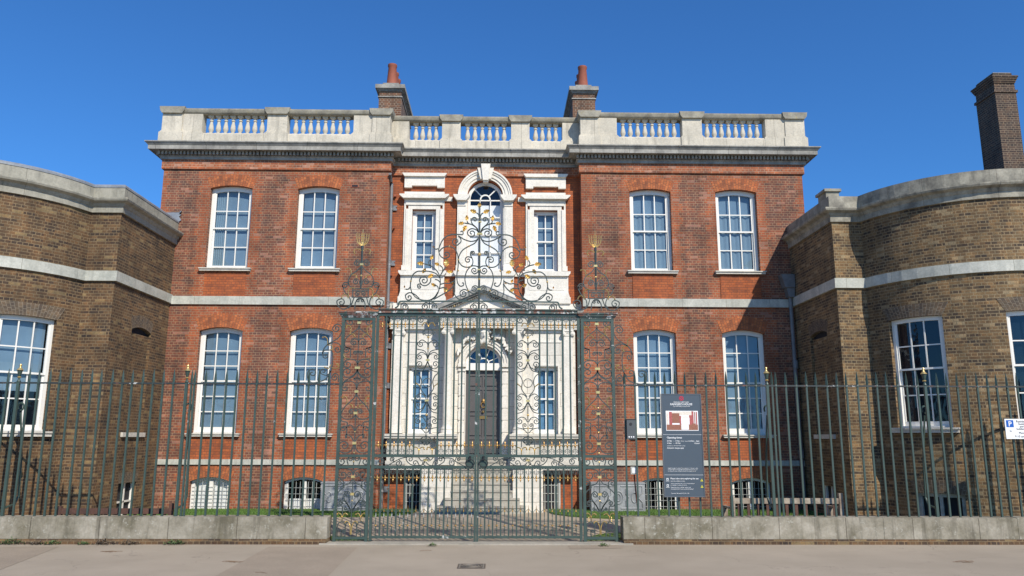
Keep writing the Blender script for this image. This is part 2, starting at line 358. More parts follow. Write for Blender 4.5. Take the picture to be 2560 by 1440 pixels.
def wall(mb, s0, s1, z0, z1, ops, depth=.16, m=0, mr=0, cuts=(), top=None):
    """wall face at d=0 with openings (x0, x1, sill z, spring z, rise, [half-round]) and their reveals"""
    xs = {s0, s1, *cuts}
    def tops(o, x):
        a, b, zb, zs, ri = o[:5]; q = (2*(x-a)/(b-a)-1); q = max(-1, min(1, q))
        return zs+ri*math.sqrt(max(0, 1-q*q)) if len(o) > 5 else zs+ri*(1-q*q)
    for o in ops:
        n = 24 if len(o) > 5 else 12
        xs |= {o[0]+(o[1]-o[0])*(.5-.5*math.cos(math.pi*k/n) if len(o) > 5 else k/n) for k in range(n+1)}
    k0 = s0
    while k0+.6 < s1 and mb.mp: k0 += .3; xs.add(k0)
    xs = sorted(xs); xs = [x for i, x in enumerate(xs) if i == 0 or x-xs[i-1] > 1e-6]
    for a, b in zip(xs, xs[1:]):
        mid = (a+b)/2; za = zb = z0
        for o in sorted([o for o in ops if o[0] < mid < o[1]], key=lambda o: o[2]):
            if o[2] > za+1e-6: mb.face([(a, 0, za), (b, 0, zb), (b, 0, o[2]), (a, 0, o[2])], m)
            za, zb = tops(o, a), tops(o, b)
            mb.face([(a, 0, za), (b, 0, zb), (b, depth, zb), (a, depth, za)], mr)
            mb.face([(a, 0, o[2]), (b, 0, o[2]), (b, depth, o[2]), (a, depth, o[2])], mr)
        mb.face([(a, 0, za), (b, 0, zb), (b, 0, z1), (a, 0, z1)], m)
    for o in ops:
        for x in o[:2]:
            mb.face([(x, 0, o[2]), (x, depth, o[2]), (x, depth, o[3]), (x, 0, o[3])], mr)
    return mb
def sash(parent, x0, x1, z0, zs, rise, mp, cols, rt, rb, fw=.09, setb=.15, zsplit=None, head=.13, glass='window_glass', back='blind_cloth', bot=.12, name='window', sill=True, sillm='pale_stone', curt=None, so=.13, sh=.085, backd=.13, vis=True):
    """a box-sash window in an opening; mp maps (s, d, z) to the world"""
    f = MB(mp); n = 12; X0, X1 = x0+fw, x1-fw
    outer = seg_arch(x0, x1, zs, rise, n)
    gt = zs-head+.0
    g0, g1 = X0+.04, X1-.04
    za = lambda x: zs+rise*(1-(2*(x-x0)/(x1-x0)-1)**2)
    inner = [(x, za(x)-head) for x, _ in outer]
    f.strip(inner, outer, setb, setb+.09)
    f.box(x0, X0, setb, setb+.09, z0, zs-head+.02); f.box(X1, x1, setb, setb+.09, z0, zs-head+.02)
    ms = zsplit if zsplit else z0+bot+(zs-head-z0-bot)*rb/(rt+rb)
    gz0 = z0+bot
    f.box(X0, X1, setb+.045, setb+.10, z0, gz0-.0, n=4); f.box(x0, x1, setb-.03, setb+.09, z0, z0+.04, n=4)
    for a in (0, 1):   # upper sash sits in front of the lower one
        d0 = setb+.02 if a else setb+.055
        lo, hi = (ms, None) if a else (gz0, ms)
        f.box(X0, g0, d0, d0+.035, lo, (zs-head+.03) if a else hi); f.box(g1, X1, d0, d0+.035, lo, (zs-head+.03) if a else hi)
        if a: f.box(X0, X1, d0-.005, d0+.04, ms-.022, ms+.022, n=4)
        rows = rt if a else rb
        H0 = lo; H1 = (zs-head) if a else hi
        for k in range(1, rows):
            zz = H0+(H1-H0)*k/rows; f.box(g0, g1, d0+.006, d0+.03, zz-.014, zz+.014, n=3)
        for k in range(1, cols):
            xx = g0+(g1-g0)*k/cols; f.box(xx-.015, xx+.015, d0+.003, d0+.032, lo, (za(xx)-head+.02) if a else hi)
    w_ = f.build(name, 'white_paint', parent)
    gm = MB(mp)
    xs = [g0+(g1-g0)*k/8 for k in range(9)]
    for a, b in zip(xs, xs[1:]):
        gm.face([(a, setb+.042, ms), (b, setb+.042, ms), (b, setb+.042, za(b)-head+.03), (a, setb+.042, za(a)-head+.03)])
        gm.face([(a, setb+.078, gz0-.02), (b, setb+.078, gz0-.02), (b, setb+.078, ms), (a, setb+.078, ms)])
    gp = gm.build('pane', glass, None, keep=True); gp.parent = w_
    bm_ = MB(mp); bd = setb+backd
    for a, b in zip(xs, xs[1:]): bm_.face([(a, bd, z0), (b, bd, z0), (b, bd, zs+rise), (a, bd, zs+rise)])
    bp = bm_.build('blind' if 'room' not in back else 'interior', back, None, keep=True); bp.parent = w_
    if curt:   # pleated curtain hanging in front of the blind over part of the width
        ca, cb, cz0, cz1 = curt; cm = MB(mp); N = 40
        pts = [(ca+(cb-ca)*k/N, bd-.02-.014*math.sin(k*.9)) for k in range(N+1)]
        for (a, d), (b, e) in zip(pts, pts[1:]): cm.face([(a, d, cz0), (b, e, cz0), (b, e, cz1), (a, d, cz1)])
        cp = cm.build('curtain', 'cream_blind', None, smooth=True); cp.parent = w_
    if sill:
        sm = MB(mp); sm.box(x0-so+.02, x1+so-.02, -.10, setb+.02, z0-sh, z0-sh*.35, n=4); sm.box(x0-so, x1+so, -.13, setb+.02, z0-sh*.35, z0, n=4)
        sp = sm.build('sill', sillm, None); sp.parent = w_
    return w_
def lintel(parent, x0, x1, zs, rise, h, splay, mp, mat='arch_brick', rise2=None, proud=.006):
    """gauged brick arch with fanned voussoirs"""
    lo = seg_arch(x0, x1, zs, rise, 16); r2 = rise*1.15 if rise2 is None else rise2
    hi = seg_arch(x0-splay, x1+splay, zs+h-r2*.3, r2*1.3, 16)
    mb = MB(mp); L = 0
    for k in range(16):
        a, b, c, d = lo[k], lo[k+1], hi[k+1], hi[k]; w0 = (c[0]-d[0]+b[0]-a[0])/2
        mb.face([(a[0], -proud, a[1]), (b[0], -proud, b[1]), (c[0], -proud, c[1]), (d[0], -proud, d[1])], 0, [(0, L), (0, L+w0), (h, L+w0), (h, L)])
        mb.face([(a[0], -proud, a[1]), (b[0], -proud, b[1]), (b[0], .15, b[1]-.001), (a[0], .15, a[1]-.001)], 0, [(0, L), (0, L+w0), (.15, L+w0), (.15, L)])
        mb.face([(d[0], -proud, d[1]), (c[0], -proud, c[1]), (c[0], .01, c[1]), (d[0], .01, d[1])], 0)
        L += w0
    for q, p in ((lo[0], hi[0]), (lo[-1], hi[-1])): mb.face([(q[0], -proud, q[1]), (p[0], -proud, p[1]), (p[0], .01, p[1]), (q[0], .01, q[1])], 0)
    return mb.build('brick_arch', mat, parent, keep=True)
def flat(Y): return lambda s, d, z: (s, Y+d, z)
# ================================================================== the house
HY, RY = 21.5, 21.9          # planes of the two bays and of the recessed centre
XE, XI = 9.33, 2.805
house = thing('brick_house', 'large red brick two storey house with stone balustrade, twin chimneys and pale stone doorcase', 'house', (0, 22, 0))
WO, WI = (6.733, 7.935), (4.216, 5.418)
mpH, mpR = flat(HY), flat(RY)
UZ, US, LZ, LS = 9.10, 6.72, 4.94, 2.12
walls = MB()
walls.mp = lambda s, d, z: (s, HY+d, z)
for sg in (-1, 1):
    ops = []
    for a, b in (WO, WI):
        x0, x1 = sorted((sg*a, sg*b))
        ops += [(x0, x1, US, UZ, .085), (x0, x1, LS, LZ, .10), (x0+.07, x1-.07, -.3, .85, .115)]
    a, b = sorted((sg*XI, sg*XE)); wall(walls, a, b, -.3, 9.66, ops, depth=.3)
walls.build('wall', 'red_brick', house, keep=True)
body = MB()
for sg in (-1, 1):
    body.face([(sg*XE, HY, -.3), (sg*XE, 33, -.3), (sg*XE, 33, 9.66), (sg*XE, HY, 9.66)])
    body.face([(sg*XI, HY, -.3), (sg*XI, RY, -.3), (sg*XI, RY, 9.66), (sg*XI, HY, 9.66)])
body.face([(-XE, 33, -.3), (XE, 33, -.3), (XE, 33, 10.2), (-XE, 33, 10.2)])
body.build('side_wall', 'red_brick', house, keep=True)
rw = MB(mpR)
wall(rw, -XI, XI, -.3, 9.69, [(-2.14, -1.44, 6.78, 8.62, 0), (1.44, 2.14, 6.78, 8.62, 0), (-.53, .53, 6.77, 9.0, .53, 1), (-.52, .52, 1.5, 4.06, .52, 1), (-2.10, -1.44, 2.12, 4.0, 0), (1.44, 2.10, 2.12, 4.0, 0)], depth=.3)
rw.build('recessed_wall', 'rubbed_brick', house, keep=True)
fr = MB()
fpath = [(-XE, 33), (-XE, HY), (-XI, HY), (-XI, RY), (XI, RY), (XI, HY), (XE, HY), (XE, 33)]
fr.sweep(fpath, [(0, 9.655), (.055, 9.66), (.055, 10.02), (0, 10.02)], caps=False)
for i, (k, v) in enumerate(list(fr.uv.items())): fr.uv[k] = [(a, b) for a, b in v]
fr.build('frieze', 'frieze_brick', house)
# cornice with dentils
co = MB()
co.sweep(fpath, [(.02, 9.93), (.10, 9.935), (.10, 10.0), (.14, 10.03), (.10, 10.05), (.10, 10.16), (.20, 10.165), (.20, 10.17), (.33, 10.175), (.345, 10.15), (.36, 10.15), (.36, 10.26), (.385, 10.29), (.42, 10.335), (.44, 10.345), (.44, 10.375), (0, 10.44)], caps=False)
co.build('cornice', 'cornice_stone', house)
de = MB()
def dentils(x0, x1, y):
    n = int((x1-x0)/.105)
    for k in range(n):
        x = x0+(x1-x0)*(k+.5)/n; de.box(x-.03, x+.03, y-.205, y-.09, 10.055, 10.155)
dentils(-XE-.16, -XI+.16, HY); dentils(XI-.16, XE+.16, HY); dentils(-XI+.2, XI-.2, RY)
for sg in (-1, 1):
    for k in range(20): y = HY-.1+k*.105; de.box(min(sg*(XE+.09), sg*(XE+.205)), max(sg*(XE+.09), sg*(XE+.205)), y-.031, y+.031, 10.055, 10.155)
dn = de.build('dentils', 'cornice_stone', house)
# parapet: plinth, piers and coping; balusters below
pp = MB(); PO = -.17
ppath = [(-XE-PO, 33), (-XE-PO, HY-PO), (-XI+PO, HY-PO), (-XI+PO, RY-PO+.0), (XI-PO, RY-PO), (XI-PO, HY-PO), (XE+PO, HY-PO), (XE+PO, 33)]
ppath = [(-9.42, 33), (-9.42, 21.42), (-2.86, 21.42), (-2.86, 21.82), (2.86, 21.82), (2.86, 21.42), (9.42, 21.42), (9.42, 33)]
def solid(path, prof, mat, name, inner=.34):
    b = MB(); b.sweep(path, [(-inner, prof[0][1])]+prof+[(-inner, prof[-1][1])], caps=False); return b.build(name, mat, house)
solid(ppath, [(.0, 10.40), (.06, 10.42), (.06, 10.70), (.0, 10.752)], 'parapet_stone', 'parapet_plinth')
solid(ppath, [(0, 11.34), (.04, 11.37), (.055, 11.40), (.07, 11.45), (.07, 11.49), (0, 11.51)], 'coping_stone', 'coping')
def pier(x0, x1, y, proj):
    piers = MB()
    if proj < .03: proj = .022
    piers.box(x0, x1, y-proj, y+.28, 10.79, 11.34)
    piers.box(x0-.055, x1+.055, y-proj-.055, y+.30, 10.41, 10.745)
    piers.prism([(x0-.055, 10.745), (x1+.055, 10.745), (x1, 10.80), (x0, 10.80)], y-proj-.03, y+.2)
    piers.build('parapet_pier', 'parapet_stone', house)
def pcap(x0, x1, y, proj):
    capm = MB(); capm.prism([(x0, 11.33), (x1, 11.33), (x1+.06, 11.41), (x1+.08, 11.53), (x0-.08, 11.53), (x0-.06, 11.41)], y-proj-.075, y+.35); capm.build('pier_cap', 'coping_stone', house)
for sg in (-1, 1):
    for a, b, pr in ((8.88, 9.46, .05), (8.30, 8.875, .015), (5.82, 6.40, .05), (3.34, 3.88, .015), (2.80, 3.335, .05)):
        a, b = sorted((sg*a, sg*b)); pier(a, b, 21.43, pr)
        if pr > .02: pcap(a, b, 21.43, pr)
    for a, b, pr in ((2.30, 2.84, .015), (.76, 1.31, .05)):
        a, b = sorted((sg*a, sg*b)); pier(a, b, 21.83, pr)
        if pr > .02: pcap(a, b, 21.83, pr)
    # return of the parapet along the side
    for k in (22.6, 26, 29.5): q = MB(); q.box(min(sg*9.1, sg*9.4), max(sg*9.1, sg*9.4), k, k+.5, 10.79, 11.34); q.build('parapet_pier', 'parapet_stone', house)
bp = [(.07, 0), (.07, .045), (.045, .07), (.045, .085), (.074, .14), (.077, .18), (.066, .25), (.044, .34), (.036, .385), (.056, .40), (.056, .425), (.038, .44), (.045, .47), (.07, .49), (.07, .545)]
b0 = MB(); b0.lathe(bp, 0, 0, 0, 10); b0.box(-.078, .078, -.078, .078, -.01, .045); b0.box(-.078, .078, -.078, .078, .495, .55)
bal = b0.build('baluster', 'parapet_stone', house, smooth=True)
spots = []
for sg in (-1, 1):
    for a, b, n in ((6.40, 8.30, 8), (3.88, 5.82, 8)): spots += [(sg*(a+(b-a)*(k)/(n+.9)+.0), HY+.08) for k in range(n+1)][1:] if 0 else [(sg*(a+.0+(b-a)*(k+.95)/(n+.9)), HY+.08) for k in range(n)]
    spots += [(sg*(1.31+.99*(k+.95)/(4.9)), RY+.08) for k in range(4)]
spots += [(-.76+1.52*(k+.95)/6.9, RY+.08) for k in range(6)]
for i, (x, y) in enumerate(spots):
    o_ = bal if i == 0 else bal.copy()
    if i: sc.collection.objects.link(o_)
    o_.location = (x, y, 10.745); o_.scale = (1, 1, 1.085)
roof = MB(); roof.face([(-9.2, 21.8, 10.43), (9.2, 21.8, 10.43), (9.2, 33, 10.43), (-9.2, 33, 10.43)]); roof.build('roof', 'roof_felt', house)
# string courses
for a, b in ((-XE, -XI), (XI, XE)):
    st = MB(); st.box(a, b, HY-.055, HY+.02, 5.679, 5.912); st.build('string_course', 'band_stone', house)
    st = MB(); st.prism([(a, 1.289), (b, 1.289), (b, 1.43), (a, 1.43)], HY-.05, HY+.02); st.build('plinth_course', 'band_stone', house)
st = MB(); st.box(-XI, XI, RY-.06, RY+.02, 5.62, 5.80); st.build('string_course', 'band_stone', house)
# windows of the bays
cur = {(1, 0): (4.35, 5.30), (1, 1): (6.86, 7.85)}
k = 0
for sg in (-1, 1):
    for j, (a, b) in enumerate((WI, WO)):
        x0, x1 = sorted((sg*a, sg*b))
        c = (x0+.12, x1-.1, US+.1, 8.46) if sg > 0 else ((x0+.12, x0+.45, US+.1, 8.9) if j else None)
        sash(house, x0, x1, US, UZ, .085, mpH, 3, 2, 2, curt=c, zsplit=7.94)
        sash(house, x0, x1, LS, LZ, .10, mpH, 3, 3, 3, zsplit=3.55, bot=.17)
        lintel(house, x0, x1, UZ, .085, .33, .115, mpH)
        lintel(house, x0, x1, LZ, .10, .37, .13, mpH, mat='arch_brick')
        lintel(house, x0+.07, x1-.07, .85, .115, .32, .12, mpH)
for sg in (-1, 1):
    for a, b in (WI, WO):
        x0, x1 = sorted((sg*a, sg*b))
        for z0, z1 in ((5.912, US-.095), (1.43, LS-.095)): ap = MB(); ap.box(x0+.02, x1-.02, HY-.022, HY+.01, z0, z1); ap.build('apron', 'rubbed_brick', house)
# basement windows: casements behind white bars
def basement(x0, x1, kind):
    f = MB(mpH); a, b = x0+.07, x1-.07; lo = seg_arch(a, b, .78, .115, 10)
    f.strip(lo, [(x, z+.075) for x, z in lo], .12, .2); f.box(a, a+.09, .12, .2, -.1, .8); f.box(b-.09, b, .12, .2, -.1, .8)
    mid = (a+b)/2; f.box(mid-.05, mid+.05, .12, .2, -.1, .86)
    wn = f.build('basement_window', 'white_paint', house)
    g = MB(mpH)
    for k in range(1, 8):
        x = a+.09+(b-a-.18)*k/8
        if abs(x-mid) > .06: g.box(x-.005, x+.005, .09, .106, -.1, .84)
    for z in ((.2, .36, .52, .68) if kind != 1 else (.1, .2, .3, .4, .5, .6, .7)): g.box(a+.04, b-.04, .085, .098, z-.004, z+.004)
    gb = g.build('window_bars', 'lamp_grey', None); gb.parent = wn
    q = MB(mpH); q.face([(a, .17, -.1), (b, .17, -.1), (b, .17, .95), (a, .17, .95)]); gl = q.build('pane', 'clear_glass', None, keep=True); gl.parent = wn
    q = MB(mpH)
    if kind == 1: q.face([(a, .23, -.1), (b, .23, -.1), (b, .23, .95), (a, .23, .95)]); gi = q.build('blind', 'cream_blind', None, keep=True)
    else:
        q.face([(a, .8, -.2), (b, .8, -.2), (b, .8, 1.1), (a, .8, 1.1)]); q.face([(a, .21, .95), (a, .8, .95), (b, .8, .95), (b, .21, .95)]); q.face([(a, .21, -.1), (a, .8, -.1), (a, .8, .95), (a, .21, .95)]); q.face([(b, .21, -.1), (b, .8, -.1), (b, .8, .95), (b, .21, .95)])
        gi = q.build('interior', 'room_grey' if kind == 2 else 'room_dark', None, keep=True)
    gi.parent = wn
    if kind == 2:
        q = MB(mpH); q.box(a+.1, b-.1, .3, .32, -.1, .38); s_ = q.build('low_reflection', 'cream_blind', None); s_.parent = wn  # pale panel standing in for the white reflection low in this pane
basement(-WO[1], -WO[0], 1); basement(-WI[1], -WI[0], 2); basement(*WI, 3); basement(*WO, 3)
# small air brick
q = MB(mpH); x, z = P(680+1660/8, 420+360/8, HY); q.box(x-.11, x+.11, -.012, .0, z-.045, z+.045); q.box(x-.085, x+.085, -.016, -.012, z-.028, z+.028, 1); q.build('air_brick', ['terracotta', 'room_dark'], house)
# ---- stonework of the recessed centre
Ys = -.06
s = MB(mpR)
for sg in (-1, 1):
    def X(a, b): return sorted((sg*a, sg*b))
    # blind panel above the side window
    a, b = X(1.20, 2.385); s.prism([(a, 9.27), (a+.22, 9.27), (a+.22, 9.33), (b-.22, 9.33), (b-.22, 9.27), (b, 9.27), (b, 9.60), (a, 9.60)], -.10, 0)
    s.prism([(a, 9.60), (b, 9.60), (b+.06, 9.68), (b+.06, 9.70), (a-.06, 9.70), (a-.06, 9.68)], -.17, 0)
    # architrave
    for o0, o1, z1, d in ((0, .12, 8.74, -.05), (.12, .19, 8.80, -.08)):
        for u, v in ((1.44-o1, 1.44-o0), (2.136+o0, 2.136+o1)): a, b = X(u, v); s.box(a, b, d, 0, 6.78, 8.62)
        a, b = X(1.44-o1, 2.136+o1); s.box(a, b, d, 0, 8.62+o0, 8.62+o1+.0)
    for u, v in ((1.20, 1.25), (2.326, 2.376)): a, b = X(u, v); s.box(a, b, -.055, 0, 6.9, 8.81)
    a, b = X(1.20, 2.376); s.box(a, b, -.055, 0, 8.812, 8.92)
    for u, v in ((1.17, 1.30), (2.27, 2.41)): a, b = X(u, v); s.box(a, b, -.085, 0, 6.78, 6.92)
    # its cornice
    a, b = X(1.17, 2.40); s.prism([(a, 8.922), (b, 8.922), (b+.11, 9.01), (b+.11, 9.045), (a-.11, 9.045), (a-.11, 9.01)], -.20, 0)
    a, b = X(1.20, 2.376); s.box(a, b, -.09, 0, 9.045, 9.14)
    a, b = X(.97, 1.20); s.box(a, b, -.055, 0, 8.87, 9.0)
    # pilaster of the central window
    a, b = X(.565, .815); s.box(a, b, -.075, 0, 6.93, 8.72); s.box(a-.02, b+.02, -.09, 0, 6.77, 6.93); s.box(a, b, -.10, 0, 8.72, 8.86)
    s.box(a+.045, b-.045, -.085, -.075, 7.0, 8.66)
    s.prism([(a-.01, 8.86), (b+.01, 8.86), (b+.10, 8.97), (b+.12, 9.035), (a-.12, 9.035), (a-.10, 8.97)], -.22, 0)
    a, b = X(.53, .565); s.box(a, b, -.04, .0, 6.77, 9.03)
for r0, r1, d in ((.53, .60, -.04), (.60, .70, -.07), (.70, .755, -.10), (.755, .805, -.13)): s.strip(arc(0, 9.037, r0, 180, 0, 32), arc(0, 9.037, r1, 180, 0, 32), d, 0)
s.prism([(-.067, 9.47), (.11-.02, 9.47), (.15, 9.975), (-.13, 9.975)], -.24, 0); s.prism([(-.15, 9.53), (.17, 9.53), (.25, 9.87), (-.235, 9.87)], -.18, 0)
s.prism([(-.05, 9.43), (.075, 9.43), (.09, 9.48), (-.07, 9.48)], -.2, 0)
# window pedestals
for a, b in ((-2.41, -1.16), (-.83, .85), (1.17, 2.42)):
    s.box(a, b, -.16, 0, 6.12, 6.60); s.box(a+.12, b-.12, -.168, -.16, 6.19, 6.52); s.prism([(a-.04, 5.98), (b+.04, 5.98), (b, 6.12), (a, 6.12)], -.19, 0)
    s.box(a-.06, b+.06, -.20, 0, 5.80, 5.98)
    s.prism([(a, 6.60), (b, 6.60), (b+.055, 6.67), (b+.065, 6.735), (a-.065, 6.735), (a-.055, 6.67)], -.24, 0)
s.box(-1.16, -.83, -.06, 0, 6.61, 6.72); s.box(.85, 1.17, -.06, 0, 6.61, 6.72)
s.build('window_surround', 'white_stone', house)
# upper centre windows
for x0, x1 in ((-2.136, -1.44), (1.44, 2.136)):
    sash(house, x0, x1, 6.78, 8.62, 0, mpR, 2, 2, 2, fw=.085, setb=.12, head=.11, zsplit=7.70, bot=.10, sill=False)
def round_window(x0, x1, z0, zs, mp, name, fan, setb, glassmat_, backmat, back_to=None):
    """arched window: timber frame, muntins, fanlight"""
    r = (x1-x0)/2; xc = (x0+x1)/2; f = MB(mp); fw = .09
    f.strip(arc(xc, zs, r-fw, 180, 0, 28), arc(xc, zs, r, 180, 0, 28), setb, setb+.08)
    f.box(x0, x0+fw, setb, setb+.08, z0, zs); f.box(x1-fw, x1, setb, setb+.08, z0, zs)
    ri = r-fw
    f.strip(arc(xc, zs, ri*.28, 180, 0, 14), arc(xc, zs, ri*.37, 180, 0, 14), setb+.02, setb+.06)
    for a in fan:
        c, q = math.cos(R(a)), math.sin(R(a)); w_ = .016
        f.prism([(xc+c*ri*.36-q*w_, zs+q*ri*.36+c*w_), (xc+c*ri*.36+q*w_, zs+q*ri*.36-c*w_), (xc+c*(ri+.01)+q*w_, zs+q*(ri+.01)-c*w_), (xc+c*(ri+.01)-q*w_, zs+q*(ri+.01)+c*w_)], setb+.02, setb+.06)
    return f, xc, ri
f, xc, ri = round_window(-.53, .53, 6.77, 8.98, mpR, 'window', (45, 90-0, 135) and (45, 135), .12, '', '')
for z in (8.955, 8.43, 7.9, 7.36): f.box(-.44, .44, .14, .18, z-.018, z+.018)
for x in (-.155, .155): f.box(x-.014, x+.014, .14, .175, 6.85, 8.955)
f.box(-.44, .44, .12, .2, 6.77, 6.87)
cw = f.build('arched_window', 'white_paint', house)
g = MB(mpR); g.face([(x, .166, z) for x, z in [(-.44, 6.85), (.44, 6.85)]+arc(0, 8.98, .44, 0, 180, 20)]); gg = g.build('pane', 'clear_glass', None); gg.parent = cw
g = MB(mpR); g.prism([(-.5, 6.8), (.5, 6.8), (.5, 8.82), (-.5, 8.82)], .21, .22); gg = g.build('blind', 'cream_blind', None); gg.parent = cw
g = MB(mpR); g.prism([(-.5, 8.8), (.5, 8.8)]+arc(0, 8.98, .52, 0, 180, 16), .45, .47); gg = g.build('interior', 'room_dark', None); gg.parent = cw
# ---- lower storey stone front
s = MB(flat(21.78))
wall(s, -2.6, 2.6, 1.28, 5.05, [(-2.10, -1.44, 2.12, 4.0, 0), (1.44, 2.10, 2.12, 4.0, 0), (-.52, .52, 1.28, 4.06, .52, 1)], depth=.13)
s.build('ashlar_front', 'ashlar_stone', house, keep=True)
for x0, x1 in ((-2.10, -1.44), (1.44, 2.10)):
    sash(house, x0, x1, 2.12, 4.0, 0, flat(21.86), 2, 2, 2, fw=.07, setb=.06, head=.10, zsplit=3.1, bot=.13, sill=False, glass='dark_glass', back='blind_cloth')
s = MB(flat(21.78))
for sg in (-1, 1):
    def X(a, b): return sorted((sg*a, sg*b))
    for a, b in ((.875, 1.105), (2.27, 2.52)):     # pilasters; the inner ones stand behind the columns
        a, b = X(a, b); s.prism([(a-.008, 2.34), (b+.008, 2.34), (b, 4.86), (a, 4.86)], -.085, 0)
        s.box(a-.05, b+.05, -.12, 0, 2.14, 2.28); s.box(a-.03, b+.03, -.10, 0, 2.28, 2.34)
    a, b = X(1.16, 2.2); s.box(a, b, -.02, 0, 4.68, 4.72); s.box(a, b, -.03, 0, 4.95, 5.05)
    a, b = X(1.40, 2.14); s.box(a, b, -.015, .0, 4.02, 4.07)
    for u in (1.40, 2.10): a, b = X(u, u+.04); s.box(a, b, -.015, 0, 2.14, 4.02)
# entablature: architrave, frieze, cornice; broken forward over the columns
ep = [(-2.66, 21.9), (-2.66, 21.66), (-1.25, 21.66), (-1.25, 21.36), (1.25, 21.36), (1.25, 21.66), (2.66, 21.66), (2.66, 21.9)]
e = MB(); e.sweep(ep, [(0, 5.035), (0, 5.10), (.012, 5.105), (.012, 5.16), (.03, 5.18), (.0, 5.19), (0, 5.36), (.03, 5.38), (.04, 5.43), (.14, 5.44), (.14, 5.50), (.17, 5.55), (.18, 5.57), (-.1, 5.60)], caps=False)
e.face([(-2.66, 21.9, 5.59), (-2.66, 21.55, 5.59), (2.66, 21.55, 5.59), (2.66, 21.9, 5.59)]); e.face([(-1.25, 21.7, 5.595), (-1.25, 21.32, 5.595), (1.25, 21.32, 5.595), (1.25, 21.7, 5.595)])
e.face([(-1.25, 21.7, 5.04), (-1.25, 21.36, 5.04), (1.25, 21.36, 5.04), (1.25, 21.7, 5.04)]); e.face([(-2.66, 21.9, 5.038), (-2.66, 21.66, 5.038), (2.66, 21.66, 5.038), (2.66, 21.9, 5.038)])
e.build('entablature', 'pale_stone', house)
s.box(-2.6, 2.6, -.02, .12, 5.59, 5.80)
s.build('pilaster', 'white_stone', house)
# pediment
pd = MB(); a0, a1, zt, zb = -1.43, 1.43, 6.20, 5.585
def rake(o0, o1, y0, y1, mb, mt=0):
    for sg in (-1, 1): mb.prism([(sg*a1, zb+o0), (0, zt+o0), (0, zt+o1), (sg*a1, zb+o1)], y0, y1, mt)
rake(-.11, 0, 21.16, 21.75, pd); rake(-.16, -.11, 21.22, 21.75, pd); 
ty = MB(); ty.prism([(-1.3, 5.59), (1.3, 5.59), (0, 6.1)], 21.40, 21.72); ty.build('tympanum', 'white_stone', house)
n = 20
for sg in (-1, 1):
    for k in range(n): x = sg*(1.22-1.15*k/n); z = zt-(zt-zb)*abs(x)/a1-.195; pd.box(x-.016, x+.016, 21.28, 21.40, z-.03, z+.03)
pd.build('pediment', 'cornice_stone', house)
lp = MB(); rake(.001, .025, 21.15, 21.78, lp); lp.build('pediment_flashing', 'lead_sheet', house)
# ionic columns
for sg in (-1, 1):
    x, y = sg*.985, 21.51; c = MB()
    c.lathe([(.17, 2.14), (.17, 2.20), (.155, 2.22), (.165, 2.26), (.15, 2.29), (.13, 2.32), (.128, 2.36), (.126, 3.2), (.108, 4.80), (.12, 4.83), (.12, 4.86)], x, y, 0, 24)
    c.box(x-.19, x+.19, y-.19, y+.19, 2.06, 2.14); col = c.build('column', 'white_stone', house, smooth=True)
def capital(x, y, w):
    c = MB(); c.box(x-w-.03, x+w+.03, y-.03, y+.2, 4.99, 5.035); c.box(x-w, x+w, y, y+.2, 4.86, 4.99)
    for sx in (-1, 1):
        for r, dy in ((.062, 0), (.042, -.012), (.02, -.024)): c.prism([(x+sx*(w+.01)+px-0, 4.925+pz) for px, pz in arc(0, 0, r, 0, 342, 18)], y-.035+dy, y+.15)
    for k in range(5): c.lathe([(0, -.022), (.017, 0), (0, .022)], x-w*.6+w*1.2*k/4, y-.004, 4.94, 6)
    c.build('capital', 'white_stone', house)
for x, y, w_ in ((-.985, 21.40, .115), (.985, 21.40, .115), (-2.395, 21.68, .12), (2.395, 21.68, .12)): capital(x, y, w_)
# podium with pedestals and ledge
for sg in (-1, 1):
    s = MB()
    def X(a, b): return sorted((sg*a, sg*b))
    a, b = X(.70, 2.6); s.box(a, b, 21.55, 21.9, 1.28, 2.0)
    for u, v, y in ((.78, 1.19, 21.31), (2.13, 2.61, 21.5)):
        a, b = X(u, v); s.box(a, b, y, 21.6, 1.40, 2.0); s.box(a-.03, b+.03, y-.03, 21.6, 1.30, 1.40)
    a, b = X(1.30, 2.02); s.box(a, b, 21.535, 21.55, 1.5, 1.9)
    a, b = X(.68, 2.66); s.box(a, b, 21.36, 21.95, 2.0, 2.06); s.box(a, b, 21.33, 21.95, 2.06, 2.12)
    a, b = X(.70, 1.27); s.box(a, b, 21.23, 21.4, 2.0, 2.06); s.box(a, b, 21.20, 21.4, 2.062, 2.122)
    a, b = X(.70, 2.64); s.box(a, b, 21.47, 21.9, 1.16, 1.28)
    s.build('podium', 'pale_stone', house)
for sg in (-1, 1):
    s = MB(); a, b = sorted((sg*.82, sg*1.60)); s.box(a, b, 21.0, 21.8, -.1, 1.16); s.box(a-.02, b+.02, 20.97, 21.5, -.1, .62)
    a, b = sorted((sg*1.60, sg*1.64)); s.box(a, b, 21.3, 21.6, .1, 1.16)
    s.build('stair_cheek_wall', 'ashlar_stone', house)
for i, (zt_, y, hw) in enumerate(((.285, 20.58, 1.15), (.47, 20.78, 1.0), (.655, 20.97, .815), (.84, 21.14, .815), (1.025, 21.31, .815), (1.21, 21.46, .815), (1.40, 21.60, .815), (1.5, 21.74, .7))):
    q = MB(); q.box(-hw, hw, y, 22.0, zt_-.30, zt_-.045); q.box(-hw-.0, hw+.0, y-.025, 22.0, zt_-.045, zt_); q.build('step', 'step_stone', house)
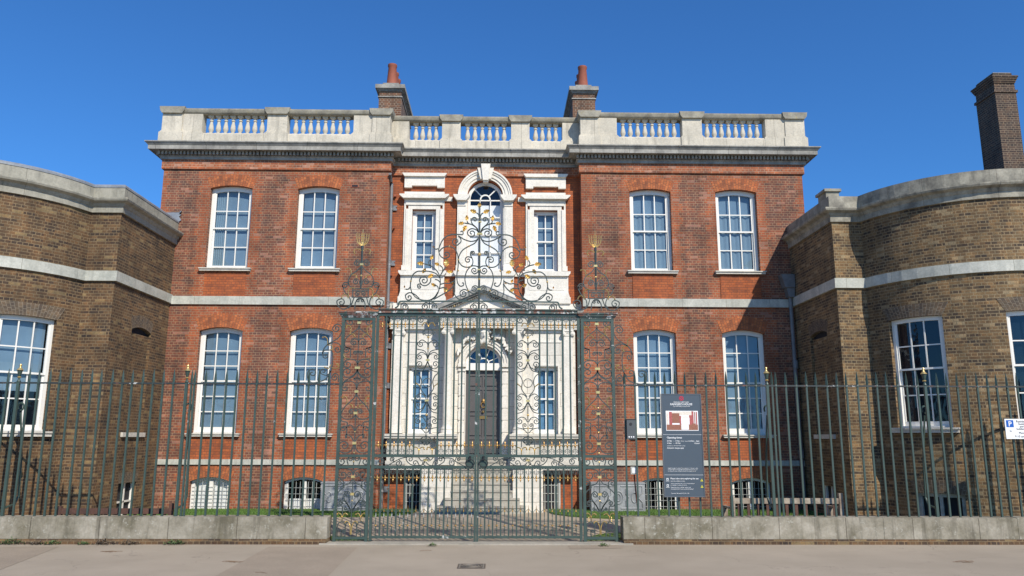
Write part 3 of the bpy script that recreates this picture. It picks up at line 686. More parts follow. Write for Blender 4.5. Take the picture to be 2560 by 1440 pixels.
# basement openings beside the stairs
for sg in (-1, 1):
    q = MB(mpR)
    for k in range(5): x = sg*(1.72+.09*k); q.box(x-.009, x+.009, -.03, -.012, .08, 1.08)
    for z in (.3, .52, .74, .96): a, b = sorted((sg*1.68, sg*2.13)); q.box(a, b, -.035, -.028, z-.008, z+.008)
    a, b = sorted((sg*2.10, sg*2.15)); q.box(a, b, -.05, 0, .05, 1.12)
    wb = q.build('window_bars', 'lamp_grey', None)
    q = MB(mpR); a, b = sorted((sg*1.66, sg*2.10)); q.box(a, b, -.006, 0, .0, 1.13)
    wb.parent = q.build('basement_window', 'room_dark', house)
# door, fanlight, archway
s = MB(flat(21.78))
for r0, r1, d in ((.52, .58, -.02), (.58, .66, -.05), (.66, .70, -.08)): s.strip(arc(0, 4.075, r0, 180, 0, 30), arc(0, 4.075, r1, 180, 0, 30), d, .0)
for sg in (-1, 1):
    a, b = sorted((sg*.52, sg*.69)); s.box(a-.03, b+.03, -.09, .1, 3.98, 4.075); s.box(a-.015, b+.015, -.07, .1, 3.86, 3.92)
    z = 1.5
    while z < 3.8: s.box(a, b, -.05, .1, z, z+.29); z += .335
    s.box(a+.02, b-.02, -.035, .1, 1.5, 3.9)
s.build('door_surround', 'white_stone', house)
f = MB(flat(21.95)); f.strip(arc(-.0, 4.1, .43, 180, 0, 28), arc(0, 4.1, .53, 180, 0, 28), 0, .08)
f.strip(arc(0, 4.1, .13, 180, 0, 12), arc(0, 4.1, .16, 180, 0, 12), .01, .05)
for a in (25, 60, 90-0, 120, 155) and (22.5, 67.5, 112.5, 157.5):
    c, q = math.cos(R(a)), math.sin(R(a)); w_ = .012
    f.prism([(c*.15-q*w_, 4.1+q*.15+c*w_), (c*.15+q*w_, 4.1+q*.15-c*w_), (c*.44+q*w_, 4.1+q*.44-c*w_), (c*.44-q*w_, 4.1+q*.44+c*w_)], .015, .045)
f.box(-.52, .52, -.06, .1, 3.90, 4.10); f.box(-.52, -.50, -.02, .1, 1.5, 3.9); f.box(.47, .52, -.02, .1, 1.5, 3.9)
fl = f.build('fanlight', 'white_paint', house)
g = MB(flat(21.95)); g.prism(arc(0, 4.1, .45, 0, 180, 20), .055, .058); gg = g.build('pane', 'dark_glass', None); gg.parent = fl
g = MB(flat(21.95)); g.prism(arc(0, 4.1, .47, 0, 180, 20), .18, .19); gg = g.build('blind', 'blind_cloth', None); gg.parent = fl
d = MB(flat(21.99)); d.box(-.50, .48, .03, .08, 1.5, 3.91)
for z0, z1 in ((1.55, 1.95), (2.04, 2.62), (2.70, 3.33), (3.42, 3.72)):
    for x0, x1 in ((-.39, -.06), (.04, .37)): d.box(x0, x1, .0, .03, z0+.05, z1-.05)
for x0, x1 in ((-.50, -.42), (-.03, .01), (.40, .48)): d.box(x0, x1, .005, .03, 1.5, 3.82)
for z in (1.5, 1.97, 2.63, 3.35, 3.74): d.box(-.42, .40, .006, .03, z, z+.06)
do = d.build('door', 'door_paint', house)
def sub(mb, name, mat, par, smooth=False): o_ = mb.build(name, mat, None, smooth=smooth); o_.parent = par; return o_
k = MB(flat(21.99)); k.tube([(-.06*math.cos(a), -.04, 2.93+.075*math.sin(a)) for a in [i*math.pi/8 for i in range(17)]], .014); k.lathe([(0, -.05), (.05, 0), (.035, .06), (0, .08)], 0, -.02, 3.03, 8); sub(k, 'door_knocker', 'dull_gilt', do, True)
k = MB(flat(21.99)); k.lathe([(0, -.04), (.035, -.02), (.035, .02), (0, .04)], 0, -.03, 2.74, 10); sub(k, 'door_knob', 'brass', do, True)
k = MB(flat(21.99)); k.box(-.11, .11, -.012, .0, 2.54, 2.62); sub(k, 'letter_plate', 'brass', do)
# carved head keystone with foliage swags
c = MB(flat(21.53)); N = 14; rings = []
prof = [(-.19, .02), (-.15, .06), (-.09, .085), (-.03, .10), (.03, .115), (.09, .12), (.15, .105), (.19, .06), (.21, .0)]
hx, hz = .02, 4.83
for z, r in prof: rings.append([(hx+r*math.cos(2*math.pi*k/N), r*1.0*math.sin(2*math.pi*k/N), hz+z) for k in range(N)])
for q0, q1 in zip(rings, rings[1:]):
    for k in range(N): c.face([q0[k], q0[(k+1) % N], q1[(k+1) % N], q1[k]])
c.prism([(hx-.018, hz-.01), (hx+.018, hz-.01), (hx+.01, hz+.07), (hx-.01, hz+.07)], -.15, -.08)          # nose
c.box(hx-.075, hx+.075, -.125, -.08, hz+.075, hz+.095)                                                     # brow
for sx in (-1, 1):
    c.lathe([(0, -.014), (.017, 0), (0, .014)], hx+sx*.038, -.108, hz+.05, 8)
    for k in range(7): a = .3+k*.27; c.lathe([(0, -.045), (.036, 0), (0, .045)], hx+sx*(.10+.02*math.sin(k*2)), -.02, hz+.16-k*.055, 7)
    for k in range(3): c.lathe([(0, -.07), (.026, 0), (0, .05)], hx+sx*(.015+.03*k), -.105+.01*k, hz-.12-.015*k, 6)
    for k in range(5): c.lathe([(0, -.04), (.034, 0), (0, .035)], hx+sx*.036*k, -.05, hz+.19-.006*k*k, 7)
    for k in range(16):   # foliage spreading over the spandrel
        t_ = k/15; x = hx+sx*(.22+.42*t_); z = hz+.02-.02*math.sin(t_*9)-.42*t_**2.2+random.uniform(-.03, .03); a = random.uniform(0, 3)
        p = [(x+.07*math.cos(a)*e-.03*math.sin(a)*g_, z+.07*math.sin(a)*e+.03*math.cos(a)*g_) for e, g_ in ((1, 0), (.2, 1), (-.8, .6), (-1, 0), (-.8, -.7), (.2, -1))]
        c.prism(p[::-1], .10-random.uniform(0, .05), .24)
c.prism([(hx-.1, 4.66), (hx+.1, 4.66), (hx+.14, 5.03), (hx-.14, 5.03)], -.0, .22)
c.v = [(hx+(x-hx)*1.15, y, hz+(z-hz)*1.15) for x, y, z in c.v]
c.build('carved_keystone', 'white_stone', house, smooth=True)
q = MB(flat(21.76)); q.prism([(-.84, 4.1), (-.84, 5.035), (.84, 5.035), (.84, 4.1)]+arc(0, 4.1, .69, 0, 180, 20), -.0, .012)
# drain pipe in the left corner with eared collars
q = MB(); xp = -2.76
q.tube([(xp, 21.42, 9.55), (xp-.0, 21.62, 9.42), (xp, 21.80, 9.38), (xp, 21.82, .1)], .05, 10)
for z in (8.62, 6.96, 5.75, 4.55, 3.43, 1.9, .6):
    q.lathe([(.05, -.06), (.068, -.05), (.068, -.02), (.055, 0), (.055, .06), (.068, .08), (.068, .11), (.05, .12)], xp, 21.82, z, 10)
    q.prism([(xp+.04, z-.05), (xp+.17, z-.05), (xp+.17, z), (xp+.13, z+.03), (xp+.17, z+.07), (xp+.17, z+.1), (xp+.04, z+.1)], 21.85, 21.87)
q.build('drain_pipe', 'lead_pipe', house, smooth=True)
q = MB(); q.tube([(8.70, 21.40, 6.0), (8.72, 21.40, 0)], .055, 10)
for z in (4.05, 1.6): q.lathe([(.055, -.12), (.075, -.1), (.075, .1), (.055, .12)], 8.72, 21.40, z, 10)
q.prism([(8.52, 6.22), (8.8, 6.22), (8.8, 6.6), (8.42, 6.6)], 21.22, 21.49); q.prism([(8.62, 5.95), (8.78, 5.95), (8.8, 6.22), (8.56, 6.22)], 21.26, 21.49); q.build('rainwater_head', 'lead_pipe', house)
# floodlight brackets / small fittings on the recess wall
q = MB()
for u, v in ((989, 491), (978, 688)): x, z = P(u, v, RY); q.box(x-.03, x+.03, RY-.1, RY, z-.03, z+.03)
x, z = P(986, 571, RY); q.tube([(x, RY, z), (x-.02, RY-.16, z-.02)], .025, 6)
q.build('wall_fitting', 'terracotta', house)
# chimneys
def stack(sg):
    xc = sg*3.17; c = MB(); y0, y1 = 23.6, 26.2
    c.box(xc-.37, xc+.37, y0, y1, 10.4, 12.93); c.box(xc-.36, xc+.36, y0+.01, y1-.01, 12.96, 13.14)
    st_ = c.build('chimney', 'chimney_brick', house)
    k = MB(); k.box(xc-.40, xc+.40, y0-.03, y1+.03, 12.93, 12.965)
    k.box(xc-.39, xc+.39, y0-.03, y1+.03, 13.13, 13.17); k.box(xc-.43, xc+.43, y0-.07, y1+.07, 13.17, 13.21); k.box(xc-.48, xc+.48, y0-.12, y1+.12, 13.21, 13.34); k.box(xc-.26, xc+.26, y0+.02, y1-.1, 13.34, 13.45)
    sub(k, 'chimney_cap', 'cornice_stone', st_)
    for i in range(5):
        q = MB(); y = y0+.28+i*.50; q.lathe([(.19, 0), (.18, .1), (.135, .68), (.155, .71), (.155, .78), (.12, .79), (.12, .6)], xc+(.0), y, 13.43+(0 if i == 0 else -.05), 14); sub(q, 'chimney_pot', 'terracotta', st_, True)
    q = MB(); q.lathe([(.14, 0), (.14, .65), (.165, .68), (.165, .76), (.12, .76)], xc+sg*.62, 24.1, 11.5, 12); q.box(xc+sg*.62-.2, xc+sg*.62+.2, 23.9, 24.4, 10.4, 11.5); sub(q, 'chimney_pot', 'terracotta', st_, True)
stack(-1); stack(1)
# ================================================================== the two wings
def wing(sg, yp, label, dz, bank):
    """pier and bow projecting from the house; sg -1 left, 1 right"""
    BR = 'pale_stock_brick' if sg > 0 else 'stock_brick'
    H = thing('brick_wing', label, 'building', (sg*12, 20, 0), 'bow fronted stock brick wings')
    yc = yp+.78; Rr = 2.95; xc = sg*12.4; th = math.acos((yc-yp)/Rr); xs_ = xc-sg*Rr*math.sin(th)
    def arcpts(extra=0, n=24): return [(xc+(Rr+extra)*math.sin(-sg*th+sg*(th+R(88))*k/n), yc-(Rr+extra)*math.cos(-sg*th+sg*(th+R(88))*k/n)) for k in range(n+1)]
    path = [(sg*8.82, 21.5), (sg*8.82, yp), (xs_, yp)]+arcpts()[1:]
    if sg < 0: path = path[::-1]
    ztop = 7.44+dz
    mpB = lambda s_, d_, z_: (xc+(Rr-d_)*math.sin(s_/Rr), yc-(Rr-d_)*math.cos(s_/Rr), z_)
    b = MB(mpB); wins = [(-sg*R(63.2), -sg*R(39.7)), (-sg*R(15.5), sg*R(8.5))]
    zt, zb, rise = bank
    ops = []
    for a0, a1 in wins:
        a, c = sorted((a0*Rr, a1*Rr)); ops.append((a, c, zb, zt, .02))
    ba, bc = sorted((-sg*R(58)*Rr, -sg*R(38)*Rr))
    if sg > 0: ops.append((ba, bc, -.2, .82, .03))
    a, c = sorted((-sg*th*Rr, sg*R(88)*Rr)); wall(b, a, c, -.2, ztop, ops, depth=.3)
    b.build('bow_wall', BR, H, keep=True)
    b = MB(); 
    b.mp = lambda s_, d_, z_: (s_, yp+d_, z_)
    a, c = sorted((sg*8.82, xs_)); b.face([(a, 0, -.2), (c, 0, -.2), (c, 0, ztop), (a, 0, ztop)]); b.build('pier', BR, H, keep=True)
    b = MB(lambda s_, d_, z_: (sg*8.82+sg*d_, s_, z_))
    op = [(19.42, 20.50, 2.13, 4.70, .09)] + ([(19.50, 20.46, -.2, .90, 0)] if sg < 0 else [(19.6, 20.4, -.2, .85, 0)])
    wall(b, yp, 21.5, -.2, ztop, op, depth=.12); b.build('side_wall', BR, H, keep=True)
    b = MB(lambda s_, d_, z_: (sg*8.82+sg*d_, s_, z_)); b.face([(19.4, .07, 2.1), (20.52, .07, 2.1), (20.52, .07, 4.62), (19.4, .07, 4.62)]); b.face([(19.4, .07, 4.62), (20.52, .07, 4.62), (20.52, .12, 4.62), (19.4, .12, 4.62)]); b.face([(19.4, .115, 4.6), (20.52, .115, 4.6), (20.52, .115, 4.85), (19.4, .115, 4.85)], 1)
    b.build('blocked_window', [BR, 'room_dark'], H, keep=True)
    b = MB(lambda s_, d_, z_: (sg*8.82+sg*d_, s_, z_)); b.box(19.36, 20.58, -.06, .07, 2.02, 2.13); b.build('stone_sill', 'pale_stone', H)
    lintel(H, 19.42, 20.50, 4.70, .09, .30, .10, lambda s_, d_, z_: (sg*8.82+sg*d_, s_, z_), 'stock_arch_brick')
    if sg < 0: lintel(H, 19.50, 20.46, .90, .0, .26, .08, lambda s_, d_, z_: (sg*8.82+sg*d_, s_, z_), 'stock_arch_brick')
    y0_, y1_ = (19.50, 20.46) if sg < 0 else (19.6, 20.4)
    b = MB(lambda s_, d_, z_: (sg*8.82+sg*d_, s_, z_))
    b.box(y0_, y0_+.08, .06, .12, -.1, .9); b.box(y1_-.08, y1_, .06, .12, -.1, .9); b.box((y0_+y1_)/2-.03, (y0_+y1_)/2+.03, .07, .12, -.1, .9); b.box(y0_, y1_, .07, .12, .42, .46)
    sw = b.build('basement_window', 'white_paint', H); b = MB(lambda s_, d_, z_: (sg*8.82+sg*d_, s_, z_)); b.face([(y0_, .118, -.1), (y1_, .118, -.1), (y1_, .118, .9), (y0_, .118, .9)]); sub(b, 'interior', 'room_dark', sw)
    for i, (a0, a1) in enumerate(wins):
        a, c = sorted((a0*Rr, a1*Rr)); dark = sg > 0
        w_ = sash(H, a, c, zb, zt, .02, mpB, 3, 2, 2, fw=.07, setb=.10, head=.10, zsplit=3.62+dz*.5 if sg > 0 else 3.42, glass='dark_glass' if dark else 'window_glass', back='room_dark' if dark else 'blind_cloth', sillm='pale_stone', sh=.115, bot=.14)
        lintel(H, a, c, zt, .02, .30, .16, mpB, 'stock_arch_brick')
        if not dark and i == 0:
            q = MB(mpB)
            for k in range(6): s0_ = a+.14+(c-a-.28)*k/6; s1_ = a+.14+(c-a-.28)*(k+1)/6; q.face([(s0_, .205, 3.02), (s1_, .205, 3.02), (s1_, .205, 3.64), (s0_, .205, 3.64)])
            sub(q, 'roller_blind', 'cream_blind', w_)
            q = MB(mpB)
            for k in range(6): s0_ = a+.14+(c-a-.28)*k/6; s1_ = a+.14+(c-a-.28)*(k+1)/6; q.face([(s0_, .215, 2.25), (s1_, .215, 2.25), (s1_, .215, 3.02), (s0_, .215, 3.02)])
            sub(q, 'open_sash_gap', 'room_dark', w_)
    if sg > 0:
        f = MB(mpB); f.box(ba, ba+.09, .1, .16, -.2, .84); f.box(bc-.09, bc, .1, .16, -.2, .84); f.box((ba+bc)/2-.035, (ba+bc)/2+.035, .1, .16, -.2, .84); f.box(ba, bc, .1, .16, .76, .86, n=3)
        bw_ = f.build('basement_window', 'worn_white', H); q = MB(mpB); q.box(ba, bc, .2, .22, -.2, .9, n=3); sub(q, 'interior', 'room_dark', bw_)
        lintel(H, ba, bc, .82, .03, .28, .1, mpB, 'stock_arch_brick')
    z = dz
    q = MB(); q.sweep(path, [(-.01, 5.70+z), (.06, 5.70+z), (.06, 5.945+z), (-.01, 5.95+z)]); q.build('string_course', 'band_stone', H)
    q = MB(); q.sweep(path, [(-.01, 1.40), (.035, 1.40), (.0, 1.46)]); q.sweep(path, [(.035, -.2), (.035, 1.40)], caps=False); q.build('plinth', BR, H) if False else None
    q = MB(); q.sweep(path, [(-.02, 7.40+z), (.05, 7.40+z), (.05, 7.54+z), (.07, 7.56+z), (.10, 7.62+z), (.20, 7.66+z), (.22, 7.70+z), (.22, 7.735+z), (.05, 7.76+z), (.05, 8.07+z), (-.35, 8.09+z)]); q.build('cornice', 'wing_cornice_dark' if sg > 0 else 'wing_cornice', H)
    if sg < 0:
        q = MB(); q.sweep(path, [(.062, 8.03+z), (.062, 8.075+z), (.02, 8.12+z), (-.1, 8.15+z), (-.4, 8.10+z)]); q.build('lead_capping', 'lead_sheet', H)
    ip = [(x, y+.0) for x, y in path]
    q = MB(); q.face([(x, y, 7.9+z) for x, y in path]+[(path[-1][0] if sg > 0 else sg*15.35, 30, 7.9+z), (sg*8.82 if sg > 0 else sg*8.82, 30, 7.9+z)] if sg > 0 else [(sg*15.35, 30, 7.9+z)]+[(x, y, 7.9+z) for x, y in path]+[(sg*8.82, 30, 7.9+z)]); q.build('roof', 'roof_felt', H)
    q = MB(); q.face([(path[-1][0], yc, -.2), (sg*15.35, 30, -.2), (sg*15.35, 30, 8), (sg*15.35, yc, 8)]) if sg > 0 else q.face([(sg*15.35, yc, -.2), (sg*15.35, 30, -.2), (sg*15.35, 30, 8), (sg*15.35, yc, 8)]); q.build('rear_wall', BR, H, keep=True)
    return H, path
stonemat('wing_cornice', (.40, .375, .30), (.22, .21, .17), .6, joint=(1.5, 9, .004), streaks=.5)
stonemat('wing_cornice_dark', (.40, .37, .29), (.12, .11, .09), .85, joint=(1.5, 9, .004), streaks=.6, lich=(.22, .21, .16))
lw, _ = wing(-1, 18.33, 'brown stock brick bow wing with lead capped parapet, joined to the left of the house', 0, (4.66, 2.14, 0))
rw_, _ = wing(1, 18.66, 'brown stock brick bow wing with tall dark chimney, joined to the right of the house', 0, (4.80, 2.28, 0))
# flashing against the house and chimney of the right wing
q = MB(flat(21.49)); x0, z0 = P(400+80/8, 420+890/8, 21.47); x1, z1 = P(400+430/8, 420+890/8, 21.47); x2, z2 = P(400+320/8, 420+1110/8, 21.47)
q.prism([(x2, z2), (x2+.14, z2+.1), (x1-.06, z2+.2), (x1-.0, z2+.27), (x1-.07, z2+.27), (x1, z2+.37), (x1-.07, z2+.37), (x1, z1-.0), (x0, z0)], -.03, 0); q.build('flashing', 'lead_sheet', lw)
q = MB(); a0, a1 = 15.0, 15.95
q.box(15.14, 15.85, 21.9, 22.7, 7.5, 12.72); q.box(15.02, 15.97, 21.78, 22.82, 12.98, 13.08)
ch = MB(); cx_, cy_ = 15.78, 22.0
ch.box(15.74, 16.40, 22.0, 22.95, 7.8, 12.56); ch.box(15.70, 16.44, 21.96, 22.99, 12.56, 12.64); ch.box(15.75, 16.39, 22.01, 22.94, 12.64, 12.88)
for k in range(4): e_ = .02+.022*k; ch.box(15.75-e_, 16.39+e_, 22.0-e_, 22.95+e_, 12.88+.055*k, 12.935+.055*k-.001)
ch.box(15.77, 16.36, 22.03, 22.9, 13.1, 13.22)
c_ = ch.build('chimney', 'dark_brick', rw_)
q = MB(); q.box(15.79, 16.34, 22.05, 22.88, 13.22, 13.25); sub(q, 'chimney_cap', 'coping_stone', c_)
# low stump on the right wing's pier
q = MB(); q.box(8.93, 9.27, 19.1, 19.6, 8.0, 8.35); q.box(8.88, 9.32, 19.05, 19.65, 8.35, 8.42); q.build('capped_stump', 'coping_stone', rw_)
# ================================================================== ground
def sheet(name, pts, mat, z=None, sub_=0):
    q = MB(); q.face([(p[0], p[1], p[2] if len(p) > 2 else z) for p in pts]); return structure(q.build(name, mat, keep=True))
sheet('pavement', [(-60, -40), (60, -40), (60, 15.70), (-60, 15.70)], 'tarmac', 0)
q = MB()
for y0, y1, z0, z1 in ((15.70, 16.3, 0, .005), (16.3, 20, .005, .1), (20, 21.95, .1, .1)): q.face([(-60, y0, z0), (60, y0, z0), (60, y1, z1), (-60, y1, z1)])
structure(q.build('forecourt_path', 'gravel_path', keep=True))
sheet('ground', [(-300, 15.7, -.25), (300, 15.7, -.25), (300, 300, -.25), (-300, 300, -.25)], 'gravel_path')
sheet('road', [(-300, -200), (300, -200), (300, -40), (-300, -40)], 'old_tarmac', -.02)
def G(u, v, z=0):
    d = Fv+(u-1280)/F_PX*Rv-(v-720)/F_PX*Uv; t = (z-EZ)/d.z; return CX+t*d.x, t*d.y
for i, pl in enumerate(([(672, 1367), (893, 1369), (760, 1500), (430, 1500)], [(148, 1367), (-400, 1367), (-400, 1560), (0, 1425)], [(1420, 1364), (1560, 1362), (1556, 1371), (1425, 1373)])):
    sheet('pavement_patch', [G(u, v) for u, v in pl][::-1], 'old_tarmac', .004)
def gz(y): return 0 if y < 15.7 else (.005*(y-15.7)/.6 if y < 16.3 else (.005+.095*(y-16.3)/3.7 if y < 20 else .1))
lawns = []
for pl in ([(-8.8, 19.75), (-3.35, 19.75), (-2.6, 19.85), (-2.1, 20.1), (-1.8, 20.5), (-1.72, 21.0), (-1.75, 21.5), (-8.8, 21.5)],
           [(8.8, 19.3), (8.8, 21.5), (1.8, 21.5), (1.75, 20.9), (1.85, 20.4), (2.2, 19.9), (2.7, 19.6), (3.6, 19.35)],
           [(-9, 16.02), (-2.15, 16.02), (-2.2, 16.3), (-2.6, 16.6), (-3.4, 16.75), (-9, 16.8)], [(2.15, 16.02), (11, 16.02), (11, 17.4), (3.4, 17.35), (2.6, 17.0), (2.25, 16.5)]):
    q = MB(); top = [(x, y, gz(y)+.03) for x, y in pl]
    if abs(pl[0][1]-16.02) < .01: top = [(x, y, z-.02) for x, y, z in top]
    q.face(top)
    for a, b in zip(top, top[1:]+top[:1]): q.face([a, b, (b[0], b[1], b[2]-.06), (a[0], a[1], a[2]-.06)])
    structure(q.build('lawn', 'lawn', keep=True)); lawns.append(pl)
def inside(x, y, pl):
    c = False
    for (a, b), (d, e) in zip(pl, pl[1:]+pl[:1]):
        if (b > y) != (e > y) and x < (d-a)*(y-b)/(e-b)+a: c = not c
    return c
q = MB(); rg = random.Random(3)
for pl, n in zip(lawns, (9000, 9000, 1800, 2500)):
    xs = [p[0] for p in pl]; ys = [p[1] for p in pl]; k = 0
    while k < n:
        x, y = rg.uniform(min(xs), max(xs)), rg.uniform(min(ys), max(ys))
        if inside(x, y, pl):
            a = rg.uniform(0, 6.3); h = rg.uniform(.02, .055); z = gz(y)+(.0 if pl[0][1] < 17 else .025); w_ = .008
            q.face([(x-w_*math.cos(a), y-w_*math.sin(a), z), (x+w_*math.cos(a), y+w_*math.sin(a), z), (x+rg.uniform(-.02, .02), y+rg.uniform(-.02, .02), z+h)]); k += 1
tag(q.build('grass', 'grass_blade', keep=True), 'short mown green grass of the forecourt lawns behind the railings', 'grass', kind='stuff')
sheet('threshold', [(-3.0, 15.5), (3.05, 15.5), (3.05, 15.95), (-3.0, 15.95)], 'kerb_stone', .028)
q = MB(); q.box(-3.0, 3.05, 15.5, 15.95, -.02, .0275); structure(q.build('kerb', 'kerb_stone'))
# ================================================================== ironwork
FY = 15.8
def smooth(pts, k=7):
    if len(pts) < 3: return pts
    p = [pts[0]]+list(pts)+[pts[-1]]; out = []
    for i in range(1, len(p)-2):
        for j in range(k):
            t = j/k; a, b, c, d = p[i-1], p[i], p[i+1], p[i+2]
            out.append(tuple(.5*((2*b[e])+(-a[e]+c[e])*t+(2*a[e]-5*b[e]+4*c[e]-d[e])*t*t+(-a[e]+3*b[e]-3*c[e]+d[e])*t**3) for e in (0, 1)))
    out.append(tuple(pts[-1])); return out
def scroll(pts, ctr=None, di=1, turns=1.3, k=6):
    out = smooth(pts, k)
    if ctr:
        x, z = out[-1]; dx, dz = x-ctr[0], z-ctr[1]; r0 = math.hypot(dx, dz); a0 = math.atan2(dz, dx); n = int(16*turns)
        for i in range(1, n+1): t_ = i/n; r = r0*(1-.85*t_); a = a0-di*2*math.pi*turns*t_; out.append((ctr[0]+r*math.cos(a), ctr[1]+r*math.sin(a)))
    return out
def zoomer(ox, oy, s_, Y=FY): return lambda p: P(ox+p[0]/s_, oy+p[1]/s_, Y)
def iron(mb, Z, curves, axis=None, r=.011, mi=0, dx=0, base=0, flip=1):
    """curves: (points[, centre, dir, turns]) in photo-zoom coordinates; mirrored about axis when given"""
    for c in curves:
        pts = [Z(p) for p in c[0]]; ctr = Z(c[1]) if len(c) > 1 and c[1] else None
        L = scroll(pts, ctr, c[2] if len(c) > 2 else 1, c[3] if len(c) > 3 else 1.3)
        L = [(x-base, z) for x, z in L]
        mb.tube([(flip*x+dx, FY, z) for x, z in L], r, 4, mi, flat=1.3)
        if axis is not None: mb.tube([(flip*(2*(axis-base)-x)+dx, FY, z) for x, z in L], r, 4, mi, flat=1.3)
def leaf(mb, x, z, a, L=.13, mi=0, fl=1):
    L *= .9; W = L*.36; c, s_ = math.cos(a), math.sin(a)
    pr = [(0, 0), (.15, .35), (.3, .9), (.42, .6), (.58, 1), (.68, .5), (.82, .55), (1, 0)]
    up = [(u*L, v*W) for u, v in pr]; lo = [(u*L, -v*W) for u, v in pr[::-1]][1:-1]
    top = [(x+fl*(u*c-v*s_), z+u*s_+v*c) for u, v in up]; bot = [(x+fl*(u*c-v*s_), z+u*s_+v*c) for u, v in lo]
    mid = [(x+fl*(u*c), z+u*s_) for u, v in up]
    for (p0, p1), (m0, m1) in zip(zip(top, top[1:]), zip(mid, mid[1:])): mb.face([(p0[0], FY-.012, p0[1]), (p1[0], FY-.012, p1[1]), (m1[0], FY+.014, m1[1]), (m0[0], FY+.014, m0[1])], mi)
    bb = [top[0]]+bot[::-1]+[top[-1]]
    for (p0, p1), (m0, m1) in zip(zip(bb, bb[1:]), zip(mid, mid[1:])): mb.face([(p0[0], FY-.022, p0[1]), (p1[0], FY-.022, p1[1]), (m1[0], FY+.014, m1[1]), (m0[0], FY+.014, m0[1])], mi)
def ball(mb, x, z, r, mi=0, sq=1.): mb.lathe([(0, -r*sq), (r*.7, -r*.7*sq), (r, 0), (r*.7, r*.7*sq), (0, r*sq)], x, FY, z, 10, mi)
def collar(mb, x, z, w_=.035, h=.022, mi=0): mb.box(x-w_, x+w_, FY-.025, FY+.025, z-h, z+h, mi)
def gild(mb, Z, curves, axis, r=.012, dx=0, base=0, flip=1):
    for c in curves:
        L = smooth([Z(p) for p in c], 6); L = [(x-base, z) for x, z in L]
        for e in (1, -1) if axis is not None else (1,):
            q = [(flip*(x if e > 0 else 2*(axis-base)-x)+dx, FY, z) for x, z in L]; mb.tube(q, r, 5, 0, r1=r*1.3, flat=1.6)
            x, y, z = q[-1]; mb.lathe([(0, -.02), (.02, 0), (0, .02)], x, FY, z, 8)
